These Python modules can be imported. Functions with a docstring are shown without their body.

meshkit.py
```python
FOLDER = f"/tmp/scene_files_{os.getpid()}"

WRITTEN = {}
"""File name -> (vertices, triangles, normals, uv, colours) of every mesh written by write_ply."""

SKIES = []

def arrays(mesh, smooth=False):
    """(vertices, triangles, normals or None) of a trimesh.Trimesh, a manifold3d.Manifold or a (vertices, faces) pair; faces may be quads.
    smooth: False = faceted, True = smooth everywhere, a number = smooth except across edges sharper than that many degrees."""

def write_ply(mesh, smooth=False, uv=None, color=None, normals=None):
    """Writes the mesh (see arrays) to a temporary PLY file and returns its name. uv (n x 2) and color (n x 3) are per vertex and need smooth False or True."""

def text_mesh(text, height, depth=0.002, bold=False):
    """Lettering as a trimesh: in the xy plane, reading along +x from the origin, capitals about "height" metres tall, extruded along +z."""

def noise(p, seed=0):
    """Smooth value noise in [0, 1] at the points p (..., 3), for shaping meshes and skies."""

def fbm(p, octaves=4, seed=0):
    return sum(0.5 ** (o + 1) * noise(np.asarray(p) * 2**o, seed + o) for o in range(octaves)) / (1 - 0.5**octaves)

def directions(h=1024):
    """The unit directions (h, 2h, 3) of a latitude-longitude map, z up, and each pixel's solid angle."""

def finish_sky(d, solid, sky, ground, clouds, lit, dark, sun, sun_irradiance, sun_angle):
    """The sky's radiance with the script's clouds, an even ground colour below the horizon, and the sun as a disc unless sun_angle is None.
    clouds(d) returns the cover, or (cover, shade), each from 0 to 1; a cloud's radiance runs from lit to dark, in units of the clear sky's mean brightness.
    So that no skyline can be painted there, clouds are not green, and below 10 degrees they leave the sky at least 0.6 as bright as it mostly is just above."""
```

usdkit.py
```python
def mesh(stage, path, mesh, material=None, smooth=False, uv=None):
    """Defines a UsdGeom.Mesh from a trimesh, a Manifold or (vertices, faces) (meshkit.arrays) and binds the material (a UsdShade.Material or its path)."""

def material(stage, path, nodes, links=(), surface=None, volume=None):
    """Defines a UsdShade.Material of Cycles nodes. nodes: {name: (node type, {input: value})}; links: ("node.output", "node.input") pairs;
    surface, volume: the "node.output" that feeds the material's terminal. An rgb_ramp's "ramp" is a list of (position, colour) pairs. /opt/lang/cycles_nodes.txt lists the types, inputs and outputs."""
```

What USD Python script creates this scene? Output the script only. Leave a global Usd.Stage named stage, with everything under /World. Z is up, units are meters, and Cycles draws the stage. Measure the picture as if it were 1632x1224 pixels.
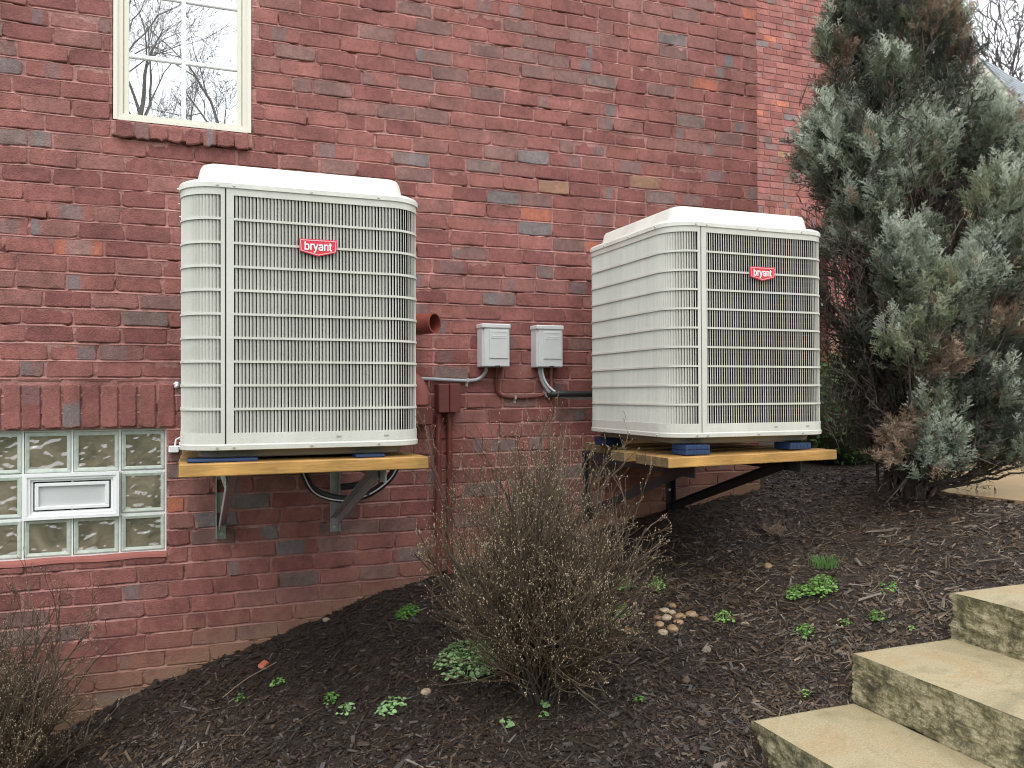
import math, random
import numpy as np, trimesh
import usdkit, meshkit
from pxr import Usd, UsdGeom, UsdLux, UsdShade, Sdf, Gf, Vt

# ---------------------------------------------------------------- camera, sky, sun, exposure
stage = Usd.Stage.CreateInMemory()
UsdGeom.Xform.Define(stage, '/World')
UsdGeom.Scope.Define(stage, '/World/Looks')
YAW, PITCH, ROLL = math.radians(21.06), math.radians(0.676), math.radians(0.23)
EYE = np.array([0.0, -4.26, 1.6])
EXPOSURE = 0.92
SUN_EL, SUN_AZ = math.radians(58), math.radians(205)        # azimuth = atan2(x, y) of the direction towards the sun
SUN_INT, SUN_ANGLE, SKY_STRENGTH = 0.22, 40.0, 0.14
fw = np.array([math.sin(YAW) * math.cos(PITCH), math.cos(YAW) * math.cos(PITCH), math.sin(PITCH)])
r0 = np.array([math.cos(YAW), -math.sin(YAW), 0.0]); u0 = np.cross(r0, fw)
RT = r0 * math.cos(ROLL) - u0 * math.sin(ROLL); UP = r0 * math.sin(ROLL) + u0 * math.cos(ROLL)
cam = UsdGeom.Camera.Define(stage, '/World/camera')
M = Gf.Matrix4d(*[float(x) for row in ((*RT, 0), (*UP, 0), (*(-fw), 0), (*EYE, 1)) for x in row])
cam.AddTransformOp().Set(M)
cam.CreateHorizontalApertureAttr(36.0); cam.CreateVerticalApertureAttr(27.0)
cam.CreateFocalLengthAttr(36.0 * 1320 / 1632)
cam.CreateClippingRangeAttr(Gf.Vec2f(0.05, 5000))
cam.CreateExposureAttr(EXPOSURE)

sky_mat = usdkit.material(stage, '/World/Looks/sky_look', {
    'sky': ('sky_texture', {'sky_type': 'single_scattering', 'sun_disc': False, 'sun_elevation': SUN_EL, 'sun_rotation': SUN_AZ}),
    'tc': ('texture_coordinate', {}),
    'n': ('noise_texture', {'scale': 2.2, 'detail': 5.0, 'roughness': 0.55}),
    'ramp': ('rgb_ramp', {'ramp': [(0.25, (6.6, 6.9, 7.3)), (0.75, (8.6, 8.7, 8.8))]}),
    'mix': ('mix_color', {'fac': 0.93, 'use_clamp': False}),
    'bg': ('background_shader', {'strength': SKY_STRENGTH})},
    [('tc.generated', 'n.vector'), ('n.fac', 'ramp.fac'), ('sky.color', 'mix.a'), ('ramp.color', 'mix.b'), ('mix.result', 'bg.color')], surface='bg.background')
dome = UsdLux.DomeLight.Define(stage, '/World/sky')
UsdShade.MaterialBindingAPI.Apply(dome.GetPrim()).Bind(sky_mat)
dome.GetPrim().SetCustomDataByKey('kind', 'structure')
sun = UsdLux.DistantLight.Define(stage, '/World/sun')
sun.CreateIntensityAttr(SUN_INT); sun.CreateAngleAttr(SUN_ANGLE); sun.CreateNormalizeAttr(True); sun.CreateColorAttr(Gf.Vec3f(1, 0.97, 0.93))
sd = np.array([math.cos(SUN_EL) * math.sin(SUN_AZ), math.cos(SUN_EL) * math.cos(SUN_AZ), math.sin(SUN_EL)])
sx = np.cross([0, 0, 1.0], sd); sx /= np.linalg.norm(sx); sy = np.cross(sd, sx)
sun.AddTransformOp().Set(Gf.Matrix4d(*[float(x) for row in ((*sx, 0), (*sy, 0), (*sd, 0), (0, 0, 0, 1)) for x in row]))

# ---------------------------------------------------------------- helpers
rnd = random.Random(7)
rng = np.random.default_rng(11)
PI = math.pi
taken = {}


def numbered(parent, name):
    k = taken.get((parent, name), 0)
    taken[(parent, name)] = k + 1
    return f'{parent}/{name}' + (f'_{k:03d}' if k else '')


def tag(prim, label=None, cat=None, group=None, kind=None):
    for k, v in (('label', label), ('category', cat), ('group', group), ('kind', kind)):
        if v:
            prim.SetCustomDataByKey(k, v)
    return prim


class MB:
    """Collects triangles (and optional per-vertex data) to become ONE mesh."""
    def __init__(self):
        self.v, self.f, self.n, self.a = [], [], 0, {}

    def add(self, v, f, **attrs):
        v, f = np.asarray(v, float), np.asarray(f, int)
        if f.shape[1] == 4:
            f = np.vstack([f[:, [0, 1, 2]], f[:, [0, 2, 3]]])
        self.v.append(v); self.f.append(f + self.n); self.n += len(v)
        for k, x in attrs.items():
            self.a.setdefault(k, []).append(np.broadcast_to(np.asarray(x, float), (len(v), 3)))
        return self

    def tm(self, m):
        return self.add(m.vertices, m.faces)

    def box(self, c, s, ch=0.0, rot=None):
        v, f = cbox(s, ch)
        if rot is not None:
            v = v @ np.asarray(rot).T
        return self.add(v + np.asarray(c, float), f)

    def span(self, lo, hi, ch=0.0):
        lo, hi = np.minimum(lo, hi), np.maximum(lo, hi)
        return self.box((lo + hi) / 2, hi - lo, ch)

    def tube(self, pts, r, n=8, caps=True):
        return self.add(*tube(pts, r, n, caps))

    def build(self, name, material, parent='/World', smooth=False, label=None, kind=None):
        path = numbered(str(parent.GetPath()) if hasattr(parent, 'GetPath') else parent, name)
        m = usdkit.mesh(stage, path, (np.vstack(self.v), np.vstack(self.f)), material, smooth)
        for k, x in self.a.items():
            UsdGeom.PrimvarsAPI(m).CreatePrimvar(k, Sdf.ValueTypeNames.Float3Array, 'vertex').Set(Vt.Vec3fArray.FromNumpy(np.vstack(x).astype(np.float32)))
        return tag(m.GetPrim(), label, kind=kind)


_topo = {}


def cbox(s, ch=0.0):
    s = np.asarray(s, float)
    if ch <= 0:
        b = trimesh.creation.box(s)
        return np.array(b.vertices), np.array(b.faces)
    ch = min(ch, 0.45 * s.min())
    if 'c' not in _topo:
        pts = []
        for sgn in np.ndindex(2, 2, 2):
            for k in range(3):
                p = [1.0 - 0.2 * (j != k) for j in range(3)]
                pts.append([x * (1 if q else -1) for x, q in zip(p, sgn)])
        h = trimesh.Trimesh(pts, trimesh.convex.convex_hull(np.array(pts)).faces, process=False) if False else trimesh.convex.convex_hull(np.array(pts))
        key = np.round(np.array(h.vertices), 3)
        _topo['c'] = (key, np.array(h.faces))
    key, f = _topo['c']
    out = np.where(np.abs(key) > 0.9, np.sign(key) * s / 2, np.sign(key) * (s / 2 - ch))
    return out, f


def tube(pts, r, n=8, caps=True):
    p = np.asarray(pts, float); m = len(p)
    r = np.broadcast_to(np.asarray(r, float), (m,))
    t = np.gradient(p, axis=0); t /= np.linalg.norm(t, axis=1, keepdims=True) + 1e-12
    a = np.cross(t[0], [0, 0, 1.0] if abs(t[0][2]) < 0.9 else [1.0, 0, 0]); a /= np.linalg.norm(a)
    A = []
    for k in range(m):
        a = a - t[k] * (a @ t[k]); a = a / (np.linalg.norm(a) + 1e-12); A.append(a)
    A = np.array(A); B = np.cross(t, A)
    ang = np.arange(n) * 2 * PI / n
    v = (p[:, None] + r[:, None, None] * (np.cos(ang)[None, :, None] * A[:, None] + np.sin(ang)[None, :, None] * B[:, None])).reshape(-1, 3)
    i, j = np.meshgrid(np.arange(m - 1), np.arange(n), indexing='ij')
    q = np.stack([i * n + j, i * n + (j + 1) % n, (i + 1) * n + (j + 1) % n, (i + 1) * n + j], -1).reshape(-1, 4)
    f = np.vstack([q[:, [0, 1, 2]], q[:, [0, 2, 3]]])
    if caps:
        v = np.vstack([v, p[0], p[-1]]); k = len(v)
        c0 = [[k - 2, (j + 1) % n, j] for j in range(n)]; c1 = [[k - 1, (m - 1) * n + j, (m - 1) * n + (j + 1) % n] for j in range(n)]
        f = np.vstack([f, c0, c1])
    return v, f


def smooth_path(pts, k=8):
    p = np.asarray(pts, float)
    q = np.vstack([2 * p[0] - p[1], p, 2 * p[-1] - p[-2]])
    out = []
    for i in range(1, len(q) - 2):
        for t in np.arange(k) / k:
            out.append(0.5 * ((2 * q[i]) + (-q[i - 1] + q[i + 1]) * t + (2 * q[i - 1] - 5 * q[i] + 4 * q[i + 1] - q[i + 2]) * t ** 2 + (-q[i - 1] + 3 * q[i] - 3 * q[i + 1] + q[i + 2]) * t ** 3))
    return np.array(out + [p[-1]])


def thing(name, label, cat, loc=(0, 0, 0), group=None, rot=None):
    x = UsdGeom.Xform.Define(stage, numbered('/World', name))
    x.AddTranslateOp().Set(Gf.Vec3d(*map(float, loc)))
    x.AddRotateXYZOp().Set(Gf.Vec3f(*(rot or (0, 0, 0))))
    return tag(x.GetPrim(), label, cat, group)


def dup(src, label, loc, rot=(0, 0, 0), group=None):
    x = UsdGeom.Xform.Define(stage, numbered('/World', src.GetName()))
    p = x.GetPrim()
    p.GetReferences().AddInternalReference(src.GetPath())
    p.SetInstanceable(True)
    p.GetAttribute('xformOp:translate').Set(Gf.Vec3d(*map(float, loc)))
    p.GetAttribute('xformOp:rotateXYZ').Set(Gf.Vec3f(*rot))
    d = src.GetCustomData()
    return tag(p, label, d['category'], group or d.get('group'))


def instancer(path, protos, pos, quat, scale, idx):
    """protos: list of (name, (v, f), material)."""
    pi = UsdGeom.PointInstancer.Define(stage, path)
    targets = []
    for name, vf, mat in protos:
        m = usdkit.mesh(stage, f'{path}/{name}', vf, mat)
        targets.append(m.GetPath())
    pi.CreatePrototypesRel().SetTargets(targets)
    pi.CreateProtoIndicesAttr(Vt.IntArray.FromNumpy(np.asarray(idx, np.int32)))
    pi.CreatePositionsAttr(Vt.Vec3fArray.FromNumpy(np.asarray(pos, np.float32)))
    q = np.asarray(quat, float)       # w, x, y, z
    pi.CreateOrientationsAttr(Vt.QuathArray([Gf.Quath(float(a), float(b), float(c), float(d)) for a, b, c, d in q]))
    pi.CreateScalesAttr(Vt.Vec3fArray.FromNumpy(np.asarray(scale, np.float32)))
    return pi.GetPrim()


def quat_from_z(d, spin):
    """rotation taking +z to direction d (n x 3), after a spin about z."""
    d = d / np.linalg.norm(d, axis=1, keepdims=True)
    w = 1 + d[:, 2]; q = np.stack([w, -d[:, 1], d[:, 0], np.zeros(len(d))], 1)
    q[w < 1e-4] = [0, 1, 0, 0]
    q /= np.linalg.norm(q, axis=1, keepdims=True)
    s = np.stack([np.cos(spin / 2), np.zeros_like(spin), np.zeros_like(spin), np.sin(spin / 2)], 1)
    a, b = q, s
    return np.stack([a[:, 0] * b[:, 0] - a[:, 3] * b[:, 3], a[:, 1] * b[:, 0] + a[:, 2] * b[:, 3], a[:, 2] * b[:, 0] - a[:, 1] * b[:, 3], a[:, 0] * b[:, 3] + a[:, 3] * b[:, 0]], 1)


# ---------------------------------------------------------------- materials
def pbr(name, color, rough=0.5, metal=0.0, var=0.0, vscale=12.0, bump=0.0, bscale=60.0, dist=0.004, spec=0.5, color2=None, coat=0.0):
    nodes = {'p': ('principled_bsdf', {'base_color': color, 'roughness': rough, 'metallic': metal, 'specular_ior_level': spec, 'coat_weight': coat})}
    links = []
    if var or color2 or bump:
        nodes['g'] = ('texture_coordinate', {})
    if var or color2:
        c2 = color2 or tuple(max(0, x * (1 - var)) for x in color)
        nodes['n'] = ('noise_texture', {'scale': vscale, 'detail': 5.0, 'roughness': 0.6})
        nodes['r'] = ('rgb_ramp', {'ramp': [(0.32, c2), (0.68, color)]})
        links += [('g.object', 'n.vector'), ('n.fac', 'r.fac'), ('r.color', 'p.base_color')]
    if bump:
        nodes['bn'] = ('noise_texture', {'scale': bscale, 'detail': 6.0, 'roughness': 0.65})
        nodes['b'] = ('bump', {'strength': bump, 'distance': dist})
        links += [('g.object', 'bn.vector'), ('bn.fac', 'b.height'), ('b.normal', 'p.normal')]
    return usdkit.material(stage, f'/World/Looks/{name}', nodes, links, surface='p.BSDF')


def brick_look(name, mortar=False):
    """Brick or mortar: colour from each brick's own tone, grey flash band, mottling, mud splash near the ground line."""
    n = {'pos': ('geometry', {}),
         'n1': ('noise_texture', {'scale': 7.0, 'detail': 5.0, 'roughness': 0.6}),
         'n2': ('noise_texture', {'scale': 55.0, 'detail': 6.0, 'roughness': 0.7}),
         'n3': ('noise_texture', {'scale': 2.3, 'detail': 4.0, 'roughness': 0.6}),
         'nb': ('noise_texture', {'scale': 130.0, 'detail': 5.0, 'roughness': 0.7}),
         'p': ('principled_bsdf', {'roughness': 0.72, 'specular_ior_level': 0.35}),
         'sep': ('separate_xyz', {}),
         'gx': ('math', {'math_type': 'multiply_add', 'value2': -0.238, 'value3': -0.27}),
         'gz': ('math', {'math_type': 'add'}),
         'gn': ('math', {'math_type': 'multiply_add', 'value2': -0.55, 'value3': 0.25}),
         'gs': ('math', {'math_type': 'add'}),
         'mud': ('map_range', {'from_min': -0.02, 'from_max': 0.24, 'to_min': 0.72, 'to_max': 0.0, 'clamp': True}),
         'mm': ('mix_color', {'b': (0.27, 0.165, 0.10)}),
         'v1': ('map_range', {'from_min': 0.3, 'from_max': 0.7, 'to_min': 0.72, 'to_max': 1.25, 'clamp': True}),
         'v2': ('map_range', {'from_min': 0.25, 'from_max': 0.75, 'to_min': 0.68, 'to_max': 1.3, 'clamp': True}),
         'vm': ('math', {'math_type': 'multiply'}),
         'mc': ('vector_math', {'math_type': 'scale'}),
         'bump': ('bump', {'strength': 1.0, 'distance': 0.006})}
    l = [('pos.position', x + '.vector') for x in ('n1', 'n2', 'n3', 'nb', 'sep')]
    l += [('sep.x', 'gx.value1'), ('gx.value', 'gz.value1'), ('sep.z', 'gz.value2'), ('n1.fac', 'gn.value1'), ('gz.value', 'gs.value1'), ('gn.value', 'gs.value2'), ('gs.value', 'mud.value'),
          ('n1.fac', 'v1.value'), ('n2.fac', 'v2.value'), ('v1.result', 'vm.value1'), ('v2.result', 'vm.value2'), ('vm.value', 'mc.scale'), ('mc.vector', 'mm.a'), ('mud.result', 'mm.fac'),
          ('mm.result', 'p.base_color'), ('nb.fac', 'bump.height'), ('bump.normal', 'p.normal')]
    if mortar:
        n['col'] = ('rgb_ramp', {'ramp': [(0.3, (0.26, 0.118, 0.102)), (0.5, (0.38, 0.182, 0.16)), (0.72, (0.48, 0.265, 0.235))]})
        l += [('n3.fac', 'col.fac'), ('col.color', 'mc.vector1')]
    else:
        n.update({'tone': ('attribute', {'attribute': 'tone'}), 'loc': ('attribute', {'attribute': 'flash'}), 'ls': ('separate_xyz', {}),
                  'wz': ('math', {'math_type': 'multiply_add', 'value2': 0.9, 'value3': -0.45}),
                  'u': ('math', {'math_type': 'add'}), 'ua': ('math', {'math_type': 'absolute'}),
                  'um': ('map_range', {'from_min': 0.72, 'from_max': 1.1, 'to_min': 1.0, 'to_max': 0.0, 'clamp': True}),
                  'ub': ('math', {'math_type': 'multiply'}), 'ug': ('mix_color', {'b': (0.185, 0.155, 0.155)}),
                  'ed': ('map_range', {'from_min': 0.55, 'from_max': 1.0, 'to_min': 0.0, 'to_max': 0.55, 'clamp': True}),
                  'en': ('map_range', {'from_min': 0.42, 'from_max': 0.62, 'to_min': 0.0, 'to_max': 1.0, 'clamp': True}),
                  'ee': ('math', {'math_type': 'multiply'}), 'em': ('mix_color', {'b': (0.36, 0.16, 0.14)})})
        l += [('loc.vector', 'ls.vector'), ('n1.fac', 'wz.value1'), ('ls.x', 'u.value1'), ('wz.value', 'u.value2'), ('u.value', 'ua.value1'), ('ua.value', 'um.value'), ('um.result', 'ub.value1'), ('ls.z', 'ub.value2'),
              ('tone.color', 'ug.a'), ('ub.value', 'ug.fac'), ('ls.y', 'ed.value'), ('n2.fac', 'en.value'), ('ed.result', 'ee.value1'), ('en.result', 'ee.value2'), ('ug.result', 'em.a'), ('ee.value', 'em.fac'), ('em.result', 'mc.vector1')]
    return usdkit.material(stage, f'/World/Looks/{name}', n, l, surface='p.BSDF')


BRICK, MORTAR = brick_look('brick_look'), brick_look('mortar_look', True)
def paint(name, color):
    return usdkit.material(stage, f'/World/Looks/{name}', {
        'tc': ('texture_coordinate', {}), 'mp': ('mapping', {'scale': (26.0, 26.0, 1.3)}), 'n': ('noise_texture', {'scale': 1.0, 'detail': 5.0, 'roughness': 0.65}), 'n2': ('noise_texture', {'scale': 4.5, 'detail': 5.0, 'roughness': 0.6}),
        'v': ('map_range', {'from_min': 0.35, 'from_max': 0.7, 'to_min': 0.94, 'to_max': 1.02, 'clamp': True}), 'v2': ('map_range', {'from_min': 0.3, 'from_max': 0.65, 'to_min': 0.90, 'to_max': 1.03, 'clamp': True}), 'm': ('math', {'math_type': 'multiply'}),
        'c': ('color', {'value': color}), 'vs': ('vector_math', {'math_type': 'scale'}), 'vo': ('voronoi_texture', {'feature': 'smooth_f1', 'scale': 75.0, 'smoothness': 0.4}), 'dr': ('map_range', {'from_min': 0.12, 'from_max': 0.32, 'to_min': 1.0, 'to_max': 0.0, 'clamp': True}),
        'b': ('bump', {'strength': 0.35, 'distance': 0.0012}), 'rr': ('map_range', {'from_min': 0.3, 'from_max': 0.7, 'to_min': 0.28, 'to_max': 0.5, 'clamp': True}), 'p': ('principled_bsdf', {})},
        [('tc.object', 'mp.vector'), ('mp.vector', 'n.vector'), ('tc.object', 'n2.vector'), ('tc.object', 'vo.vector'), ('n.fac', 'v.value'), ('n2.fac', 'v2.value'), ('v.result', 'm.value1'), ('v2.result', 'm.value2'), ('c.color', 'vs.vector1'), ('m.value', 'vs.scale'), ('vs.vector', 'p.base_color'),
         ('vo.distance', 'dr.value'), ('dr.result', 'b.height'), ('b.normal', 'p.normal'), ('n2.fac', 'rr.value'), ('rr.result', 'p.roughness')], surface='p.BSDF')


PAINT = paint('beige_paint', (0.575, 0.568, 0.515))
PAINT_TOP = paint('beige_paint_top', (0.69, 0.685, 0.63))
COIL = usdkit.material(stage, '/World/Looks/coil_look', {
    'tc': ('texture_coordinate', {}), 'sep': ('separate_xyz', {}), 'm': ('math', {'math_type': 'multiply', 'value2': 47.0}), 'fr': ('math', {'math_type': 'fraction'}),
    'st': ('map_range', {'from_min': 0.38, 'from_max': 0.5, 'to_min': 0.0, 'to_max': 1.0, 'clamp': True}),
    'mx': ('mix_color', {'a': (0.016, 0.017, 0.018), 'b': (0.005, 0.005, 0.006)}), 'p': ('principled_bsdf', {'roughness': 0.5, 'metallic': 0.3})},
    [('tc.object', 'sep.vector'), ('sep.z', 'm.value1'), ('m.value', 'fr.value1'), ('fr.value', 'st.value'), ('st.result', 'mx.fac'), ('mx.result', 'p.base_color')], surface='p.BSDF')
WIRE = pbr('grey_wire', (0.16, 0.165, 0.17), 0.45, 0.4)
SCREW = pbr('screw_metal', (0.55, 0.55, 0.52), 0.3, 0.7)
RED = pbr('badge_red', (0.62, 0.03, 0.055), 0.35)
WHITE = pbr('white_paint', (0.82, 0.82, 0.80), 0.4)
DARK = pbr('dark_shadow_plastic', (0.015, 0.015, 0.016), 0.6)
PAN = pbr('base_pan_tan', (0.22, 0.205, 0.17), 0.55, var=0.2)
BLUE = pbr('blue_rubber', (0.013, 0.037, 0.11), 0.6, var=0.25, vscale=40)
STEEL = pbr('galvanised_steel', (0.42, 0.43, 0.44), 0.42, 0.75, var=0.3, vscale=30)
BLACKSTEEL = pbr('black_steel', (0.02, 0.02, 0.022), 0.5, 0.2)  # bracket steel under the right unit, the shade there put into its colour
BLACKTUBE = pbr('black_foam', (0.012, 0.012, 0.013), 0.55, bump=0.2, bscale=80)
WHITEWIRE = pbr('white_wire', (0.7, 0.7, 0.68), 0.4)
GREYFLEX = pbr('grey_flex', (0.36, 0.37, 0.38), 0.4, var=0.1)
REDPAINT = pbr('red_brown_paint', (0.155, 0.035, 0.028), 0.45, var=0.3, vscale=20)
REDPIPE = pbr('red_pipe_paint', (0.235, 0.055, 0.04), 0.45, var=0.25, vscale=15)
PINKPAINT = pbr('salmon_paint', (0.36, 0.115, 0.095), 0.6, var=0.2, vscale=14, bump=0.2)
GREYBOX = pbr('grey_enamel', (0.57, 0.58, 0.575), 0.38, var=0.07, vscale=14)
CREAM = pbr('cream_vinyl', (0.68, 0.66, 0.56), 0.45, var=0.04)
VINYL = pbr('white_vinyl', (0.83, 0.84, 0.84), 0.35)
GREYPANE = pbr('obscure_pane', (0.60, 0.61, 0.61), 0.3, var=0.06, vscale=6)
GLASSRIM = pbr('glass_rim', (0.56, 0.62, 0.54), 0.16, var=0.3, vscale=35, coat=0.6)
GLASSBODY = usdkit.material(stage, '/World/Looks/glass_block_body', {
    'tc': ('geometry', {}), 'n': ('noise_texture', {'scale': 8.0, 'detail': 3.0, 'roughness': 0.5, 'distortion': 1.0}),
    'r': ('rgb_ramp', {'ramp': [(0.3, (0.07, 0.06, 0.042)), (0.5, (0.165, 0.135, 0.095)), (0.75, (0.27, 0.23, 0.165))]}),
    'p': ('principled_bsdf', {'roughness': 0.09, 'ior': 1.95, 'coat_weight': 1.0, 'coat_roughness': 0.05, 'coat_ior': 1.7})},
    [('tc.position', 'n.vector'), ('n.fac', 'r.fac'), ('r.color', 'p.base_color')], surface='p.BSDF')
PANE = usdkit.material(stage, '/World/Looks/window_pane', {
    't': ('transparent_bsdf', {'color': (0.8, 0.82, 0.82)}), 'g': ('glossy_bsdf', {'color': (1, 1, 1), 'roughness': 0.0}), 'm': ('mix_closure', {'fac': 0.74})},
    [('t.BSDF', 'm.closure1'), ('g.BSDF', 'm.closure2')], surface='m.closure')
BLIND = pbr('window_blind', (0.75, 0.75, 0.74), 0.8)


def wood(name, a, b):
    return usdkit.material(stage, f'/World/Looks/{name}', {
        'tc': ('texture_coordinate', {}), 'mp': ('mapping', {'scale': (1.6, 22.0, 22.0)}),
        'n': ('noise_texture', {'scale': 1.6, 'detail': 5.0, 'roughness': 0.6, 'distortion': 1.4}), 'r': ('rgb_ramp', {'ramp': [(0.28, b), (0.5, a), (0.58, tuple(x * 0.72 for x in a)), (0.66, a)]}),
        'mp2': ('mapping', {'scale': (5.0, 5.0, 5.0)}), 'n2': ('noise_texture', {'scale': 1.0, 'detail': 3.0}), 'v': ('map_range', {'from_min': 0.3, 'from_max': 0.7, 'to_min': 0.55, 'to_max': 1.1, 'clamp': True}), 'vs': ('vector_math', {'math_type': 'scale'}),
        'mk': ('mapping', {'scale': (3.1, 9.0, 9.0)}), 'vk': ('voronoi_texture', {'scale': 1.0}), 'kr': ('map_range', {'from_min': 0.09, 'from_max': 0.19, 'to_min': 0.85, 'to_max': 0.0, 'clamp': True}), 'km': ('mix_color', {'b': (0.10, 0.045, 0.015)}),
        'b': ('bump', {'strength': 0.3, 'distance': 0.003}), 'p': ('principled_bsdf', {'roughness': 0.38})},
        [('tc.object', 'mp.vector'), ('mp.vector', 'n.vector'), ('n.fac', 'r.fac'), ('tc.object', 'mp2.vector'), ('mp2.vector', 'n2.vector'), ('n2.fac', 'v.value'), ('r.color', 'vs.vector1'), ('v.result', 'vs.scale'), ('vs.vector', 'km.a'), ('tc.object', 'mk.vector'), ('mk.vector', 'vk.vector'), ('vk.distance', 'kr.value'), ('kr.result', 'km.fac'), ('km.result', 'p.base_color'), ('n.fac', 'b.height'), ('b.normal', 'p.normal')], surface='p.BSDF')


WOOD = wood('wet_pine', (0.56, 0.315, 0.095), (0.36, 0.16, 0.04))
WOOD_DARK = wood('weathered_pine', (0.36, 0.22, 0.085), (0.22, 0.12, 0.04))  # planks behind the front one: pine with the shade painted into it
ENDGRAIN = pbr('end_grain', (0.20, 0.14, 0.07), 0.7, color2=(0.09, 0.065, 0.032), vscale=28)
MULCH = usdkit.material(stage, '/World/Looks/mulch_look', {
    'tc': ('geometry', {}), 'n': ('noise_texture', {'scale': 2.2, 'detail': 6.0, 'roughness': 0.65}), 'n2': ('noise_texture', {'scale': 70.0, 'detail': 6.0, 'roughness': 0.75}),
    'r': ('rgb_ramp', {'ramp': [(0.3, (0.014, 0.0095, 0.007)), (0.6, (0.034, 0.023, 0.016)), (0.8, (0.062, 0.045, 0.03))]}),
    'v': ('map_range', {'from_min': 0.3, 'from_max': 0.75, 'to_min': 0.4, 'to_max': 1.7, 'clamp': True}), 'vs': ('vector_math', {'math_type': 'scale'}),
    'b': ('bump', {'strength': 1.0, 'distance': 0.02}), 'p': ('principled_bsdf', {'roughness': 0.55, 'specular_ior_level': 0.5})},
    [('tc.position', 'n.vector'), ('tc.position', 'n2.vector'), ('n.fac', 'r.fac'), ('n2.fac', 'v.value'), ('r.color', 'vs.vector1'), ('v.result', 'vs.scale'), ('vs.vector', 'p.base_color'), ('n2.fac', 'b.height'), ('b.normal', 'p.normal')], surface='p.BSDF')


def leafy(name, c1, c2, rough=0.55, trans=0.25, tc=None):
    return usdkit.material(stage, f'/World/Looks/{name}', {
        'oi': ('object_info', {}), 'g': ('geometry', {}), 'n': ('noise_texture', {'scale': 9.0, 'detail': 3.0}), 'a': ('math', {'math_type': 'add'}), 'h': ('math', {'math_type': 'multiply', 'value2': 0.5}),
        'r': ('rgb_ramp', {'ramp': [(0.25, c1), (0.75, c2)]}), 'p': ('principled_bsdf', {'roughness': rough, 'specular_ior_level': 0.35}), 't': ('translucent_bsdf', {}), 'm': ('mix_closure', {'fac': trans})},
        [('oi.random', 'a.value1'), ('g.position', 'n.vector'), ('n.fac', 'a.value2'), ('a.value', 'h.value1'), ('h.value', 'r.fac'), ('r.color', 'p.base_color'), ('r.color', 't.color'), ('p.BSDF', 'm.closure1'), ('t.BSDF', 'm.closure2')], surface='m.closure')


J_SILVER = leafy('juniper_silver', (0.24, 0.285, 0.215), (0.54, 0.59, 0.49))
J_PALE = leafy('juniper_pale_tip', (0.42, 0.465, 0.38), (0.72, 0.75, 0.65))
J_GREEN = leafy('juniper_green', (0.11, 0.13, 0.085), (0.30, 0.335, 0.235))
J_YELLOW = leafy('juniper_yellow_green', (0.18, 0.21, 0.12), (0.44, 0.48, 0.32))
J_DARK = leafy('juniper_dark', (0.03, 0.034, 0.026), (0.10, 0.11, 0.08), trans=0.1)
J_BROWN = leafy('juniper_brown', (0.15, 0.10, 0.068), (0.38, 0.275, 0.195), trans=0.15)
J_TWIG = pbr('juniper_twig', (0.10, 0.075, 0.062), 0.8, var=0.5, vscale=30)
BARK = pbr('juniper_bark', (0.06, 0.045, 0.035), 0.85, var=0.5, vscale=40, bump=0.5)
WEED = leafy('weed_leaf', (0.10, 0.24, 0.045), (0.24, 0.42, 0.11), 0.45, 0.2)
WEED_PALE = leafy('weed_leaf_pale', (0.15, 0.29, 0.10), (0.30, 0.46, 0.21), 0.45, 0.2)
GRASSY = leafy('grass_tuft', (0.10, 0.2, 0.05), (0.22, 0.36, 0.11), 0.5, 0.2)
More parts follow.
